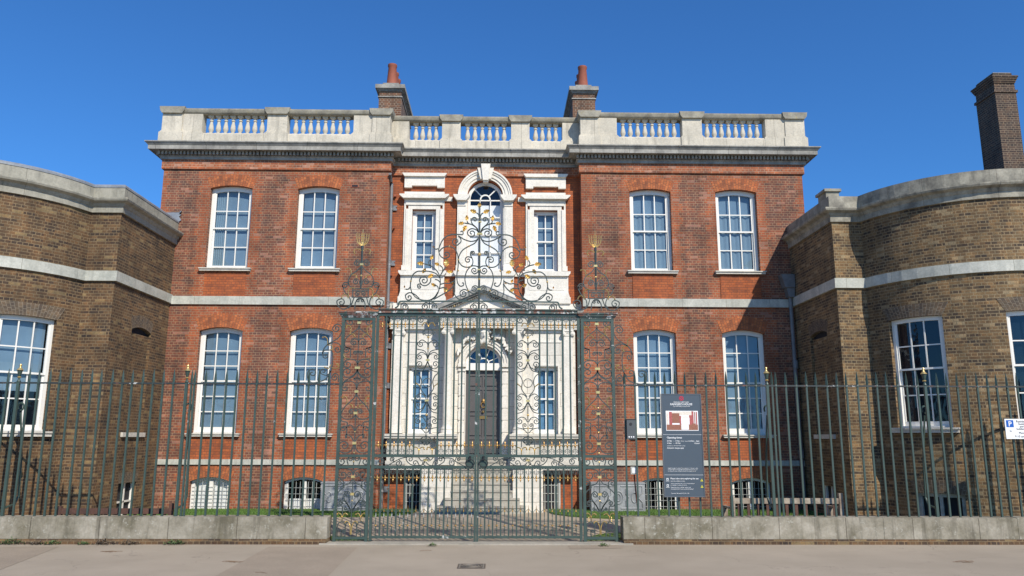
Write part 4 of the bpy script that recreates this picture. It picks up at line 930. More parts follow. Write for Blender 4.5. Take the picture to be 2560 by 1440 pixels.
# ---- gate leaves
D = zoomer(940, 490, 4.8); K = zoomer(1190, 770, 3.789); M_ = zoomer(920, 1090, 5.143); Gz = zoomer(1440, 770, 4.8); Hz = zoomer(1440, 1060, 4.8); Nz = zoomer(1440, 560, 3.4286)
BAR = .157
def hbox(name, mat, par, x0, x1, y0, y1, z0, z1):
    q = MB(); q.box(x0, x1, y0, y1, z0, z1); return q.build(name, mat, par)
def make_leaf(sg, label):
    t = thing('gate_leaf', label, 'gate', (sg*1.05, FY, .05), 'leaves of the wrought iron gate')
    def X(a, b): return sorted((sg*a, sg*b))
    a, b = X(2.045, 2.10); hbox('stile', 'worn_paint', t, a, b, FY-.03, FY+.03, .04, 4.53)
    a, b = X(.004, .045); hbox('meeting_stile', 'worn_paint', t, a, b, FY-.035, FY+.03, .02, 4.55)
    for z0, z1, nm in ((4.50, 4.55, 'top_rail'), (1.645, 1.695, 'lock_rail'), (1.425, 1.478, 'lock_rail'), (.09, .135, 'bottom_rail')):
        a, b = X(.05, 2.045); hbox(nm, 'green_paint' if nm != 'bottom_rail' else 'worn_paint', t, a, b, FY-.025, FY+.025, z0, z1)
    for k in range(1, 13):
        x = sg*(.012+BAR*k)
        hbox('bar', 'worn_paint', t, x-.016, x+.016, FY-.016, FY+.016, .135, 1.425)
        if k not in (6, 7): hbox('bar', 'green_paint', t, x-.016, x+.016, FY-.016, FY+.016, 1.695, 4.50)
    proto = None
    for k in range(13):
        x = sg*(.092+BAR*k)
        if k == 0 or proto is None:
            q = MB(); q.tube([(x, FY, .13), (x, FY, .60)], .011, 4); q.tube([(x-.062, FY, .585), (x, FY, .65), (x+.062, FY, .585)], .008, 4); q.lathe([(.011, -.05), (.02, -.03), (.011, 0)], x, FY, .28, 6)
            proto = q.build('dog_bar', 'worn_paint', t); px = x
            q = MB(); q.lathe([(.013, 0), (.017, .01), (.009, .03), (.001, .135)], x, FY, .59, 6); q.build('gilt_point', 'dull_gilt', None).parent = proto
            q = MB(); q.lathe([(0, -.024), (.018, -.012), (.024, 0), (.018, .012), (0, .024)], x, FY, .33, 8); q.build('gilt_ball', 'dull_gilt', None).parent = proto
        else: shift(proto, t, (x-px, 0, 0))
    # little C-scroll bands with gilt drops and finials
    def band(z, up):
        first = None
        for k in range(13):
            if up != -2 and k in (5, 6, 7): continue
            x = sg*(.092+BAR*k); d_ = 1 if up > 0 else -1
            if first is None:
                q = MB()
                for e in (1, -1):
                    pts = scroll([(e*.012, d_*.0), (e*.066, d_*.012), (e*.068, d_*.062)], (e*.044, d_*.055), e*(-d_), 1.1)
                    q.tube([(x+u, FY, z+v) for u, v in pts], .0075, 4)
                    pts = smooth([(0, d_*.10), (e*.03, d_*.10), (e*.045, d_*.075)]); q.tube([(x+u, FY, z+v) for u, v in pts], .006, 4)
                q.tube([(x, FY, z), (x, FY, z+d_*.14)], .007, 4)
                first = q.build('scroll_motif', 'scroll_iron', t); fx = x
                q = MB(); o_ = z+d_*.125
                for e in (1, -1):
                    pts = smooth([(0, 0), (e*.016, d_*.05), (e*.05, d_*.055), (e*.062, d_*.025)]); q.tube([(x+u, FY, o_+v) for u, v in pts], .0085, 5)
                q.lathe([(.008, 0), (.016, .05*d_), (.009, .075*d_), (.017, .095*d_), (0, .14*d_)], x, FY, o_, 7)
                q.build('gilt_finial', 'dull_gilt', None).parent = first
            else: shift(first, t, (x-fx, 0, 0))
    band(1.70, 1); band(1.42, -2); band(4.495, -1)
    # tall scroll panel between bars 5 and 8
    ax = K((492, 600))[0]; bx = ax; q = MB(); kw = dict(axis=ax, base=bx, dx=sg*bx)
    iron(q, K, [([(492, 150), (505, 112), (545, 85), (588, 105)], (562, 118), 1), ([(450, 262), (438, 235), (452, 212), (470, 208), (492, 205)],), ([(492, 390), (500, 340), (550, 308), (590, 340)], (562, 347), 1),
        ([(493, 475), (520, 415), (595, 395)],), ([(492, 490), (510, 445), (555, 425), (595, 455)], (570, 467), 1), ([(493, 510), (520, 565), (565, 580), (596, 548)], (566, 538), -1),
        ([(494, 520), (530, 590), (592, 615), (562, 650), (545, 700), (552, 770), (500, 840)],), ([(497, 868), (520, 830), (560, 815), (597, 845)], (572, 852), 1), ([(497, 892), (530, 950), (575, 968), (597, 930)], (573, 920), -1),
        ([(497, 900), (540, 980), (600, 1000)],), ([(500, 1080), (520, 1045), (560, 1035), (597, 1062)], (570, 1074), 1), ([(500, 1140), (535, 1140), (542, 1110)], (523, 1112), -1), ([(500, 1185), (540, 1147), (600, 1135)],),
        ([(556, 1320), (552, 1260), (530, 1232), (500, 1225)],), ([(545, 1255), (530, 1278), (510, 1270)], (520, 1258), 1, 1), ([(535, 1262), (500, 1300), (500, 1210)],)], r=.0125, **kw)
    c, z_ = K((495, 712)); q.tube([(sg*bx+.088*math.cos(a*math.pi/12), FY, z_+.088*math.sin(a*math.pi/12)) for a in range(25)], .010, 4)
    c, z_ = K((493, 235)); q.tube([(sg*bx+.09*math.cos(a*math.pi/12), FY, z_+.07*math.sin(a*math.pi/12)) for a in range(25)], .010, 4)
    for a, b in ((80, 515), (870, 1225)): q.tube([(sg*bx, FY, K((493, a))[1]), (sg*bx, FY, K((497, b))[1])], .011, 4)
    q.build('scroll_panel', 'scroll_iron', t)
    q = MB()
    for v, ww in ((497, .036), (880, .038)): collar(q, sg*bx, K((493, v))[1], ww, .018)
    for v, r_ in ((280, .026), (388, .018), (1015, .026), (1140, .018)): ball(q, sg*bx, K((495, v))[1], r_)
    gild(q, K, [[(493, 182), (505, 152), (532, 145), (550, 170)], [(555, 760), (560, 745), (592, 720)], [(556, 1390), (558, 1345), (575, 1325), (598, 1322), (605, 1340)], [(556, 1390), (552, 1345), (535, 1325), (512, 1322), (506, 1340)]], ax, base=bx, dx=sg*bx, r=.009)
    q.build('gilt_ornament', 'gold_leaf', t)
    # scroll frieze between the lock rails (drawn on the left leaf)
    q = MB(); xr = M_((740, 320))[0]
    F = lambda p: M_(p)
    iron(q, F, [([(245, 385), (330, 335), (420, 290), (500, 272)],), ([(345, 330), (325, 320), (335, 290), (320, 275)], (308, 302), -1), ([(395, 305), (430, 340), (425, 375)], (393, 350), 1, 1.1), ([(740, 385), (700, 350), (740, 320)],),
        ([(735, 335), (680, 375), (560, 370), (500, 320), (495, 275), (540, 265)], (542, 300), 1, 1.1), ([(660, 378), (640, 340)], (605, 348), -1, 1.), ([(740, 300), (760, 280), (800, 300)], (700, 290), 1, .1),
        ([(745, 335), (790, 375), (900, 375), (975, 330), (980, 280), (930, 270)], (938, 300), -1, 1.), ([(830, 375), (845, 330)], (875, 345), 1, 1.), ([(900, 290), (1060, 285), (1130, 330), (1230, 385)],), ([(1060, 300), (1045, 345), (1060, 375)], (1080, 340), -1, 1.), ([(1120, 320), (1140, 270), (1180, 275)], (1160, 295), 1, 1.),
        ([(110, 290), (160, 280), (200, 310), (190, 350)], (165, 320), 1, 1.1), ([(650, 275), (690, 320), (735, 305)],), ([(840, 275), (790, 320), (745, 305)],)], r=.0125, flip=-sg)
    q.build('scroll_frieze', 'scroll_iron', t)
    q = MB(); x, z = M_((740, 312)); collar(q, sg*abs(x), z, .035, .016); q.build('gilt_collar', 'gold_leaf', t)
    # ring handle
    q = MB(); x, z = (sg*.135+.0, 1.55); q.tube([(x+.085*math.cos(a*math.pi/10), FY-.07, z-.02+.075*math.sin(a*math.pi/10)) for a in range(21)], .010, 6); q.box(x-.02, x+.02, FY-.07, FY-.02, z+.04, z+.08)
    q.tube([(x, FY-.05, z+.05), (x, FY-.06, z+.12)], .02, 6); q.build('ring_handle', 'black_iron', t); hbox('lock_box', 'worn_paint', t, *X(.05, .22), FY-.022, FY+.02, 1.478, 1.645)
    return t
make_leaf(-1, 'left leaf of the green wrought iron gate, hung on the left scrolled pier')
make_leaf(1, 'right leaf of the green wrought iron gate, hung on the right scrolled pier')
# ---- gate piers
def make_pier(sg, label):
    t = thing('gate_pier', label, 'gate pier', (sg*2.455, FY, 0), 'openwork iron gate piers')
    def X(a, b): return sorted((sg*a, sg*b))
    for u, v in ((2.122, 2.18), (2.745, 2.805)):
        for y0, y1 in ((FY-.03, FY+.03),): a, b = X(u, v); hbox('post', 'green_paint' if v < 2.5 else 'worn_paint', t, a, b, y0, y1, .02, 4.46)
    for z0, z1 in ((4.40, 4.46), (1.645, 1.695), (1.425, 1.478), (.07, .12)):
        a, b = X(2.18, 2.745); hbox('rail', 'green_paint', t, a, b, FY-.027, FY+.027, z0, z1)
    q = MB(); a, b = X(2.07, 2.86); q.box(a, b, FY-.08, FY+.08, 4.515, 4.55); q.box(a+.02, b-.02, FY-.06, FY+.06, 4.49, 4.515); q.box(a-.02, b+.02, FY-.10, FY+.10, 4.55, 4.575); q.box(a+.035, b-.035, FY-.04, FY+.04, 4.46, 4.49); q.build('cap_moulding', 'peeling_paint', t)
    ax = 2.455; kw = dict(axis=ax, base=ax, dx=sg*ax)
    q = MB()
    iron(q, Gz, [([(238, 190), (250, 150), (310, 115), (385, 130), (408, 175), (385, 212)], (357, 185), 1, 1.1), ([(240, 230), (270, 270), (330, 315), (390, 370), (415, 420), (410, 470), (385, 492), (345, 500)],), ([(245, 430), (268, 390), (310, 382), (342, 420)], (308, 428), 1),
        ([(345, 500), (400, 488), (425, 520)], (390, 522), 1, 1.1), ([(345, 500), (345, 605)],), ([(243, 552), (265, 532), (300, 535), (308, 552)], (288, 551), 1, 1.), ([(250, 695), (280, 645), (340, 625), (395, 617)],), ([(345, 625), (400, 645), (424, 685)], (374, 690), 1, 1.2),
        ([(253, 745), (285, 800), (340, 838), (400, 838), (426, 800), (420, 765)], (375, 778), -1, 1.1), ([(250, 760), (300, 828), (370, 868), (425, 908), (440, 950)],), ([(262, 985), (280, 920), (340, 890), (410, 905), (437, 965)], (398, 974), 1, 1.1), ([(252, 858), (270, 850), (300, 862)], (285, 864), 1, 1.),
        ([(262, 1030), (290, 1090), (350, 1150), (400, 1200), (435, 1270), (437, 1310), (385, 1342), (310, 1335), (266, 1290)],), ([(270, 1265), (285, 1235), (325, 1225), (345, 1252)], (320, 1253), 1, 1.1), ([(372, 1450), (366, 1385), (432, 1365), (440, 1320)],)], r=.0135, **kw)
    iron(q, Hz, [([(370, 180), (370, 60), (400, 36), (438, 62)], (408, 65), 1, 1.1), ([(285, 215), (315, 160), (375, 135), (380, 180)],), ([(283, 245), (300, 310), (350, 352), (430, 345), (468, 290), (440, 235), (390, 218), (352, 250)], (392, 268), -1, 1.), ([(270, 100), (300, 40), (335, 20), (352, 38)],),
        ([(342, 495), (355, 440), (330, 398), (295, 405)], (320, 425), -1, 1.), ([(455, 398), (472, 440), (440, 490)], (418, 455), 1, 1.), ([(285, 615), (310, 560), (395, 538), (455, 555), (470, 620), (425, 665)], (402, 615), 1, 1.), ([(290, 640), (335, 635), (345, 610)], (322, 607), -1, 1.),
        ([(292, 675), (330, 722), (385, 742), (385, 765), (430, 800), (480, 865), (482, 930), (450, 985), (400, 1000), (400, 1170)],), ([(400, 765), (392, 700), (440, 676), (468, 705)], (437, 712), 1, 1.), ([(297, 1040), (330, 980), (382, 900), (378, 840), (340, 812), (310, 842)], (345, 850), -1, .9),
        ([(300, 1050), (340, 970), (395, 918), (440, 940)], (413, 948), 1, 1.1), ([(305, 1060), (335, 1035), (370, 1035)], (358, 1020), -1, 1.), ([(362, 1360), (362, 1225), (385, 1185), (420, 1180), (452, 1220), (457, 1360)],), ([(410, 1290), (380, 1270), (370, 1290)], (385, 1290), -1, 1.), ([(410, 1360), (410, 1280), (440, 1270), (450, 1290)],), ([(330, 1180), (350, 1195), (356, 1230)],)], r=.0135, **kw)
    for z0, z1 in ((1.695, 4.42), (1.478, 1.645), (.10, 1.425)): q.tube([(sg*ax, FY, z0), (sg*ax, FY, z1)], .012, 4)
    q.build('scroll_panel', 'scroll_iron', t)
    q = MB()
    gild(q, Gz, [[(365, 340), (342, 275), (360, 230), (390, 224), (400, 250)], [(350, 325), (315, 330), (298, 355)], [(345, 622), (395, 615), (422, 595), (424, 572)], [(382, 1175), (372, 1110), (400, 1070), (430, 1090)], [(350, 1165), (315, 1175), (305, 1200)]], ax, base=ax, dx=sg*ax, r=.010)
    gild(q, Hz, [[(400, 1170), (405, 1105), (440, 1072), (468, 1090)], [(400, 1170), (395, 1105), (365, 1075), (342, 1088)], [(300, 1330), (302, 1240), (325, 1180), (355, 1172), (368, 1190)]], ax, base=ax, dx=sg*ax, r=.010)
    for Z, v, ww in ((Gz, 193, .036), (Gz, 730, .05), (Gz, 1013, .036), (Gz, 1270, .036), (Hz, 238, .036), (Hz, 638, .036), (Hz, 845, .034)): collar(q, sg*ax, Z((250, v))[1], ww, .024)
    for Z, v in ((Gz, 1200), (Hz, 100), (Hz, 457), (Hz, 922), (Hz, 350)): ball(q, sg*ax, Z((250, v))[1], .018)
    for e in (1, -1):
        for k in range(4): ball(q, sg*ax+e*.225, .38+.035*k, .013)
    q.build('gilt_ornament', 'gold_leaf', t)
    # pinnacle on top
    q = MB(); N_ = Nz; ax2 = N_((158, 450))[0]; kw = dict(axis=ax2, base=ax2, dx=sg*ax)
    iron(q, N_, [([(158, 362), (166, 338), (192, 320), (220, 345)], (194, 348), 1, 1.2), ([(157, 372), (200, 418), (242, 448), (266, 500), (255, 542), (235, 556), (212, 562)],), ([(163, 540), (178, 495), (205, 483), (224, 505)], (201, 507), 1, 1.1),
        ([(268, 540), (270, 518), (298, 516), (316, 540)], (293, 541), 1, 1.2), ([(316, 540), (292, 600), (255, 640), (243, 690), (265, 728), (310, 742), (350, 712), (358, 672), (325, 654)], (322, 686), -1, 1.1), ([(214, 640), (235, 700), (262, 735)],), ([(207, 742), (203, 690), (180, 652), (160, 648)],), ([(163, 655), (190, 660)], (178, 668), 1, 1.), ([(163, 600), (185, 590), (200, 605)], (186, 612), 1, 1.)], r=.0135, **kw)
    z0, z1 = N_((160, 640))[1], N_((160, 568))[1]
    for x in (-.16, .16): q.tube([(sg*ax+x, FY, z0), (sg*ax+x, FY, z1)], .014, 4)
    for z in (z0, z1, z1-.04): q.tube([(sg*ax-.18, FY, z), (sg*ax+.18, FY, z)], .013, 4)
    zb_ = N_((150, 200))[1]; q.tube([(sg*ax, FY, z1), (sg*ax, FY, z1+.35)], .018, 5, r1=.022); q.tube([(sg*ax, FY, z1+.35), (sg*ax, FY, zb_)], .018, 5, r1=.03)
    q.build('pinnacle', 'scroll_iron', t)
    q = MB(); zt_ = N_((145, 60))[1]
    for e in (1, -1):
        pts = smooth([(0, 0), (e*.05, -.005), (e*.07, .01), (e*.045, .03)])
    for k, xo in enumerate((-.125, -.078, -.026, .026, .078, .125, 0)):
        h = zb_+(.27 if k < 6 else .36); pts = [(sg*ax+xo*.25, FY, zb_), (sg*ax+xo*.8, FY, zb_+.07), (sg*ax+xo, FY, zb_+.15), (sg*ax+xo*1.05, FY, h)]
        q.tube(pts, .010, 5, r1=.006)
        for j in range(4): q.lathe([(0, -.016), (.017, 0), (0, .018)], sg*ax+xo*(.9+.05*j), FY, zb_+.10+.052*j, 6)
    gild(q, N_, [[(153, 272), (165, 240), (198, 227), (225, 243), (216, 268)], [(243, 445), (246, 412), (262, 393), (284, 398)], [(240, 452), (206, 452), (196, 475)], [(258, 640), (266, 590), (240, 560), (214, 563)], [(262, 650), (278, 622), (305, 622), (320, 645)]], ax2, base=ax2, dx=sg*ax, r=.010)
    collar(q, sg*ax, N_((155, 360))[1], .034, .022); ball(q, sg*ax, N_((155, 455))[1], .026); ball(q, sg*ax, N_((155, 307))[1], .016)
    q.build('gilt_flower', 'gold_leaf', t)
    # scrolled bracket running out over the railing
    q = MB(); iron(q, Nz, [([(322, 935), (328, 890), (370, 872), (402, 905)], (370, 908), 1, 1.2), ([(318, 925), (350, 985), (400, 1020), (442, 1046), (470, 1080), (482, 1112)],), ([(442, 1046), (395, 1030), (345, 1040), (326, 1080)], (357, 1085), -1, 1.2),
        ([(484, 1125), (470, 1098), (435, 1092), (402, 1105), (395, 1180), (408, 1270), (450, 1338), (510, 1364), (570, 1370), (605, 1330), (600, 1275), (565, 1255)], (565, 1290), -1, 1.1), ([(480, 1110), (478, 1150)], (455, 1140), 1, 1.1), ([(408, 1270), (440, 1308), (490, 1295)], (472, 1275), -1, 1.1), ([(345, 1368), (345, 1310), (375, 1292), (400, 1318)], (373, 1326), 1, 1.1)], r=.0135, flip=sg)
    q.build('bracket', 'scroll_iron', t)
    q = MB(); gild(q, Nz, [[(440, 1042), (444, 1000), (465, 980), (484, 985)], [(440, 1052), (405, 1052), (402, 1085), (415, 1092)], [(408, 1240), (372, 1248), (346, 1238), (348, 1212), (362, 1212)], [(408, 1215), (430, 1248), (462, 1240)]], None, flip=sg, r=.010); q.build('gilt_ornament', 'gold_leaf', t)
    return t
make_pier(-1, 'openwork iron gate pier with gilt flower pinnacle, left of the gate')
make_pier(1, 'openwork iron gate pier with gilt flower pinnacle, right of the gate beside the dark sign')
# ---- overthrow
t = thing('gate_overthrow', 'scrolled iron overthrow with gilt leaves rising above the gate', 'gate overthrow', (0, FY, 4.58))
q = MB(); q.box(-2.06, 2.06, FY-.06, FY+.05, 4.555, 4.60); q.box(-2.06, 2.06, FY-.035, FY+.03, 4.60, 4.62); q.box(-2.06, 2.06, FY-.085, FY+.07, 4.62, 4.645); q.build('lintel_bar', 'peeling_paint', t)
AX = .008
q = MB(); L = [D(p) for p in ((228, 1345), (262, 1322), (278, 1275), (300, 1264))]; pts = smooth(L, 4)+[(AX, D((1237, 1263))[1])]
for e in (1, -1): q.tube([(e*x if e > 0 else 2*AX-x, FY, z) for x, z in pts], .019, 4, flat=1.4)
q.build('shaped_rail', 'green_paint', t)
q = MB()
iron(q, D, [([(1228, 430), (1215, 393), (1165, 345), (1143, 308), (1152, 275)], (1184, 284), 1, 1.1), ([(1232, 440), (1205, 408), (1150, 392), (1105, 418), (1102, 460), (1132, 488)], (1148, 446), -1, 1.1), ([(1228, 435), (1200, 378), (1140, 340), (1060, 325)],), ([(1112, 332), (1098, 315), (1094, 300)],),
    ([(1240, 262), (1228, 218), (1208, 205)],), ([(1040, 465), (990, 462), (900, 465), (830, 496), (790, 545), (755, 630), (757, 680), (775, 722), (815, 748), (850, 744)], (846, 702), -1, 1.2), ([(1228, 498), (1205, 530), (1140, 545), (1060, 522), (990, 480), (1015, 512), (1018, 550), (975, 592)], (958, 545), 1, 1.2),
    ([(1222, 520), (1180, 570), (1110, 605), (1040, 650), (1000, 712), (988, 765), (985, 850), (973, 920), (970, 985), (982, 1050), (1015, 1083), (1050, 1070), (1050, 1045), (1032, 1045)],), ([(760, 665), (800, 624), (870, 604), (940, 632), (975, 690), (988, 765)],), ([(988, 768), (1005, 808), (1045, 845), (1100, 855), (1145, 838), (1163, 795), (1150, 745), (1105, 728)], (1105, 768), -1, 1.2),
    ([(1150, 745), (1133, 700), (1142, 668), (1172, 665)], (1160, 684), 1, 1.1), ([(1130, 850), (1088, 905), (1068, 980), (1072, 1040), (1088, 1095), (1108, 1140), (1116, 1190), (1090, 1235), (1030, 1253), (965, 1215), (938, 1155), (945, 1050)],), ([(1110, 1142), (1060, 1122), (1010, 1150), (1015, 1195)], (1050, 1170), -1, 1.1),
    ([(1240, 875), (1215, 846), (1165, 838), (1130, 850)],), ([(1232, 890), (1215, 918), (1178, 934), (1148, 905)], (1180, 893), 1, 1.1), ([(1232, 1105), (1200, 1078), (1160, 1090), (1150, 1125)], (1182, 1114), -1, 1.1), ([(1110, 1140), (1170, 1172), (1232, 1128)],),
    ([(660, 1250), (715, 1210), (750, 1140), (770, 1060), (765, 970), (728, 895), (660, 840), (580, 815)],), ([(355, 1118), (385, 1118), (410, 1090), (418, 1020), (440, 950), (490, 908), (545, 902), (640, 905), (720, 932), (768, 985)],), ([(412, 1085), (432, 1160), (480, 1218), (550, 1248), (640, 1250), (705, 1210), (745, 1150)],),
    ([(658, 985), (650, 1035), (605, 1073), (552, 1068), (523, 1020), (540, 978), (590, 970)], (576, 1014), 1, 1.1), ([(548, 1058), (505, 1060), (498, 1090)], (521, 1088), -1, 1.1), ([(520, 1232), (470, 1185), (405, 1160), (355, 1190), (360, 1232)], (397, 1216), -1, 1.1),
    ([(768, 1062), (825, 1046), (870, 1050), (940, 1020)],), ([(758, 1112), (815, 1098), (845, 1115)],), ([(690, 1242), (800, 1180), (880, 1130), (935, 1065), (942, 1000)],), ([(772, 955), (800, 905), (840, 850)],), ([(745, 1110), (738, 1085), (700, 1065)],), ([(765, 1035), (745, 1012), (708, 1000)],), ([(652, 838), (632, 800), (650, 765)],), ([(800, 905), (798, 862), (765, 832)],), ([(745, 630), (718, 640), (700, 620)],), ([(1042, 462), (1046, 438), (1030, 422), (1014, 432)],),
    ([(300, 1345), (305, 1300), (345, 1285), (388, 1330)], (348, 1328), 1, 1.2), ([(640, 1360), (640, 1270)],), ([(640, 1290), (590, 1282), (552, 1325)], (592, 1326), -1, 1.2), ([(640, 1290), (695, 1282), (732, 1325)], (694, 1326), 1, 1.2), ([(1232, 1290), (1180, 1284), (1132, 1325)], (1176, 1328), -1, 1.2)], axis=AX, r=.015)
q.tube([(AX, FY, 4.6), (AX, FY, D((1240, 700))[1])], .022, 6); q.tube([(AX, FY, D((1240, 700))[1]), (AX, FY, D((1243, 120))[1])], .022, 6, r1=.011)
q.build('scrollwork', 'scroll_iron', t)
q = MB()
for (u, v), a, L in (((1243, 150), 90, .15), ((1208, 205), 155, .17), ((1094, 300), 95, .14), ((1060, 325), 190, .15), ((1085, 355), 240, .15), ((580, 815), 175, .17), ((655, 770), 65, .14), ((765, 832), 160, .13), ((845, 850), 88, .19), ((850, 905), 350, .14), ((600, 870), 235, .14), ((690, 940), 215, .15), ((720, 1085), 150, .13), ((810, 1105), 325, .15), ((1045, 430), 60, .10), ((700, 625), 130, .06), ((345, 1105), 100, .06), ((855, 1040), 120, .10), ((905, 1050), 20, .06)):
    x, z = D((u, v))
    for e in (1, -1):
        if e < 0 and u == 1243: continue
        leaf(q, x if e > 0 else 2*AX-x, z, R(a), L, fl=e)
for v, ww, h in ((455, .06, .018), (885, .04, .014), (1118, .034, .014), (310, .034, .01)): collar(q, AX, D((1240, v))[1], ww, h)
ball(q, AX, D((1243, 700))[1], .04); ball(q, AX, D((1240, 1000))[1], .026)
for u, v in ((988, 765), (1130, 850), (1105, 1135), (418, 1022), (985, 895), (1115, 603), (880, 604), (940, 1322)):
    x, z = D((u, v)); ball(q, x, z, .022); ball(q, 2*AX-x, z, .022)
q.build('gilt_leaves', 'gold_leaf', t)
# ---- railings
def railing(sg, x0, x1, stds, label, first):
    t = thing('iron_railing', label, 'railing', ((x0+x1)/2, FY, .5), 'green iron railings on the low stone walls')
    hbox('top_rail', 'rail_paint', t, x0, x1, FY-.022, FY+.022, 3.075, 3.108)
    bar = None; x = first; n = 0; rb = random.Random(5)
    while (x < x1-.05 if sg > 0 else x > x0+.05):
        if all(abs(x-s_) > .07 for s_ in stds):
            if bar is None:
                q = MB(); q.box(x-.017, x+.017, FY-.017, FY+.017, .50, 3.12); q.lathe([(.024, 0), (.028, .05), (.02, .16), (.003, .27)], x, FY, 3.115, 4); q.lathe([(.024, -.03), (.03, 0), (.024, .03)], x, FY, 3.09, 6)
                bar = q.build('bar', 'green_paint', t); bx = x; q = MB(); q.box(x-.0172, x+.0172, FY-.0172, FY+.0172, .50, 3.12); q.lathe([(.024, 0), (.028, .05), (.02, .16), (.003, .27)], x, FY, 3.115, 4); bar2 = q.build('bar', 'worn_paint', t); bar2['label'] = 'bar with flaking paint'
            else: shift(bar2 if (abs(x) < 4.3 and rb.random() < .55) else bar, t, (x-bx+rb.uniform(-.011, .011), rb.uniform(-.004, .004), rb.uniform(-.015, .008)))
        x += sg*.2083; n += 1
    bpy.data.objects.remove(bar2) if False else shift(bar, t, (-.0005, 0, 0)) if False else None
    bar2.location.x = stds[0]-bx+.1; 
    for s_ in stds:
        q = MB(); q.box(s_-.026, s_+.026, FY-.026, FY+.026, .50, 3.10); q.lathe([(.03, 0), (.04, .02), (.02, .06), (.018, .09)], s_, FY, 3.10, 10)
        p_ = q.build('standard', 'green_paint', t)
        q = MB(); q.lathe([(.025, .09), (.04, .105), (.025, .12)], s_, FY, 3.10, 10); q.lathe([(.068, .245), (.03, .29), (.018, .31), (.016, .325), (.026, .345), (.016, .37), (0, .375)], s_, FY, 3.10, 12); sub(q, 'gilt_finial', 'gold_leaf', p_, True)
        q = MB(); q.lathe([(.02, .12), (.03, .15), (.05, .24), (.068, .245)], s_, FY, 3.10, 12); sub(q, 'urn', 'green_paint', p_, True)
        e = -1 if s_ < 0 else 1
        q = MB(); yb = FY+.42; xs_ = s_+.02; pts = [(xs_, FY+.05, .66), (xs_, yb-.1, .70), (xs_, yb, .85), (xs_, yb-.05, 1.6), (xs_, FY+.16, 2.5)]
        a_ = [(xs_+.005, FY+.11-.085*math.cos(k*math.pi/8)+.0, 2.6+.085*math.sin(k*math.pi/8)) for k in range(-8, 9)]
        q.tube([(x, y, z) for x, y, z in pts], .026, 6, r1=.02); q.tube([(xs_+.0+.06*math.sin(k*math.pi/7), FY+.14, 2.62-.075*math.cos(k*math.pi/7)) for k in range(0, 13)], .018, 6); sub(q, 'back_stay', 'green_paint', p_)
    return t
railing(-1, -12.5, -2.80, (-5.89, -9.26, -12.6), 'green spiked iron railing on the low wall left of the gate', -3.02)
railing(1, 2.80, 13.2, (5.936, 9.204, 12.5), 'green spiked iron railing on the low wall right of the gate', 3.0)
# low walls
for sg, lab in ((-1, 'low grey stone wall carrying the left railing, weeds along its foot'), (1, 'low lichen spotted stone wall carrying the right railing')):
    t = thing('low_wall', lab, 'wall', (sg*8, 15.8, 0), 'low stone walls beside the gate')
    a, b = sorted((sg*2.88, sg*16)); rb = random.Random(11+sg); x = sg*2.88; k = 0
    while abs(x) < 16:
        L = rb.uniform(1.15, 1.5)*1.0; x2 = x+sg*L; u, v = sorted((x, x2)); q = MB(); dz = rb.uniform(-.006, .006); dy = rb.uniform(-.006, .006)
        q.box(u+.0012, v-.0012, 15.60+dy, 15.99, .10, .498+dz); q.prism([(u+.0012, .498+dz), (v-.0012, .498+dz), (v-.006, .506+dz), (u+.006, .506+dz)], 15.612+dy, 15.98); q.build('stone_block', 'wall_stone', t); x = x2
    q = MB(); q.box(a, b, 15.575, 16.0, -.02, .098); q.build('brick_footing', 'footing_brick' if 0 else 'stock_brick', t)
# ================================================================== signs and fittings
def letters(parent, name, mat, items, Y):
    bm = bmesh.new()
    for s_, x, z, size, al, bold in items:
        cu = bpy.data.curves.new('t', 'FONT'); cu.body = s_; cu.size = size; cu.align_x = al; cu.offset = .012*size if bold else 0; cu.resolution_u = 2
        o_ = bpy.data.objects.new('t', cu); me = bpy.data.meshes.new_from_object(o_); me.transform(Matrix.Translation((x, Y, z)) @ Matrix.Rotation(R(90), 4, 'X')); bm.from_mesh(me)
        bpy.data.objects.remove(o_); bpy.data.meshes.remove(me); bpy.data.curves.remove(cu)
    me = bpy.data.meshes.new(name); bm.to_mesh(me); bm.free(); me.materials.append(MATS[mat]); o_ = bpy.data.objects.new(name, me); sc.collection.objects.link(o_); adopt(o_, parent); return o_
sx0, sx1, sz0, sz1, SY = 3.722, 4.535, .885, 2.915, 15.70
t = thing('information_sign', "tall dark blue information board headed RANGER'S HOUSE, fixed to the right railing", 'sign', (4.13, SY, .88))
hbox('panel', 'sign_blue', t, sx0+.015, sx1-.015, SY, SY+.03, sz0+.015, sz1-.015)
q = MB(); q.box(sx0, sx0+.015, SY-.012, SY+.05, sz0, sz1); q.box(sx1-.015, sx1, SY-.012, SY+.05, sz0, sz1); q.box(sx0+.015, sx1-.015, SY-.01, SY+.05, sz1-.015, sz1); q.box(sx0+.015, sx1-.015, SY-.01, SY+.05, sz0, sz0+.015); q.build('frame', 'sign_grey', t)
zz = lambda f_: sz1-(sz1-sz0)*f_; xm = (sx0+sx1)/2; T = SY-.003
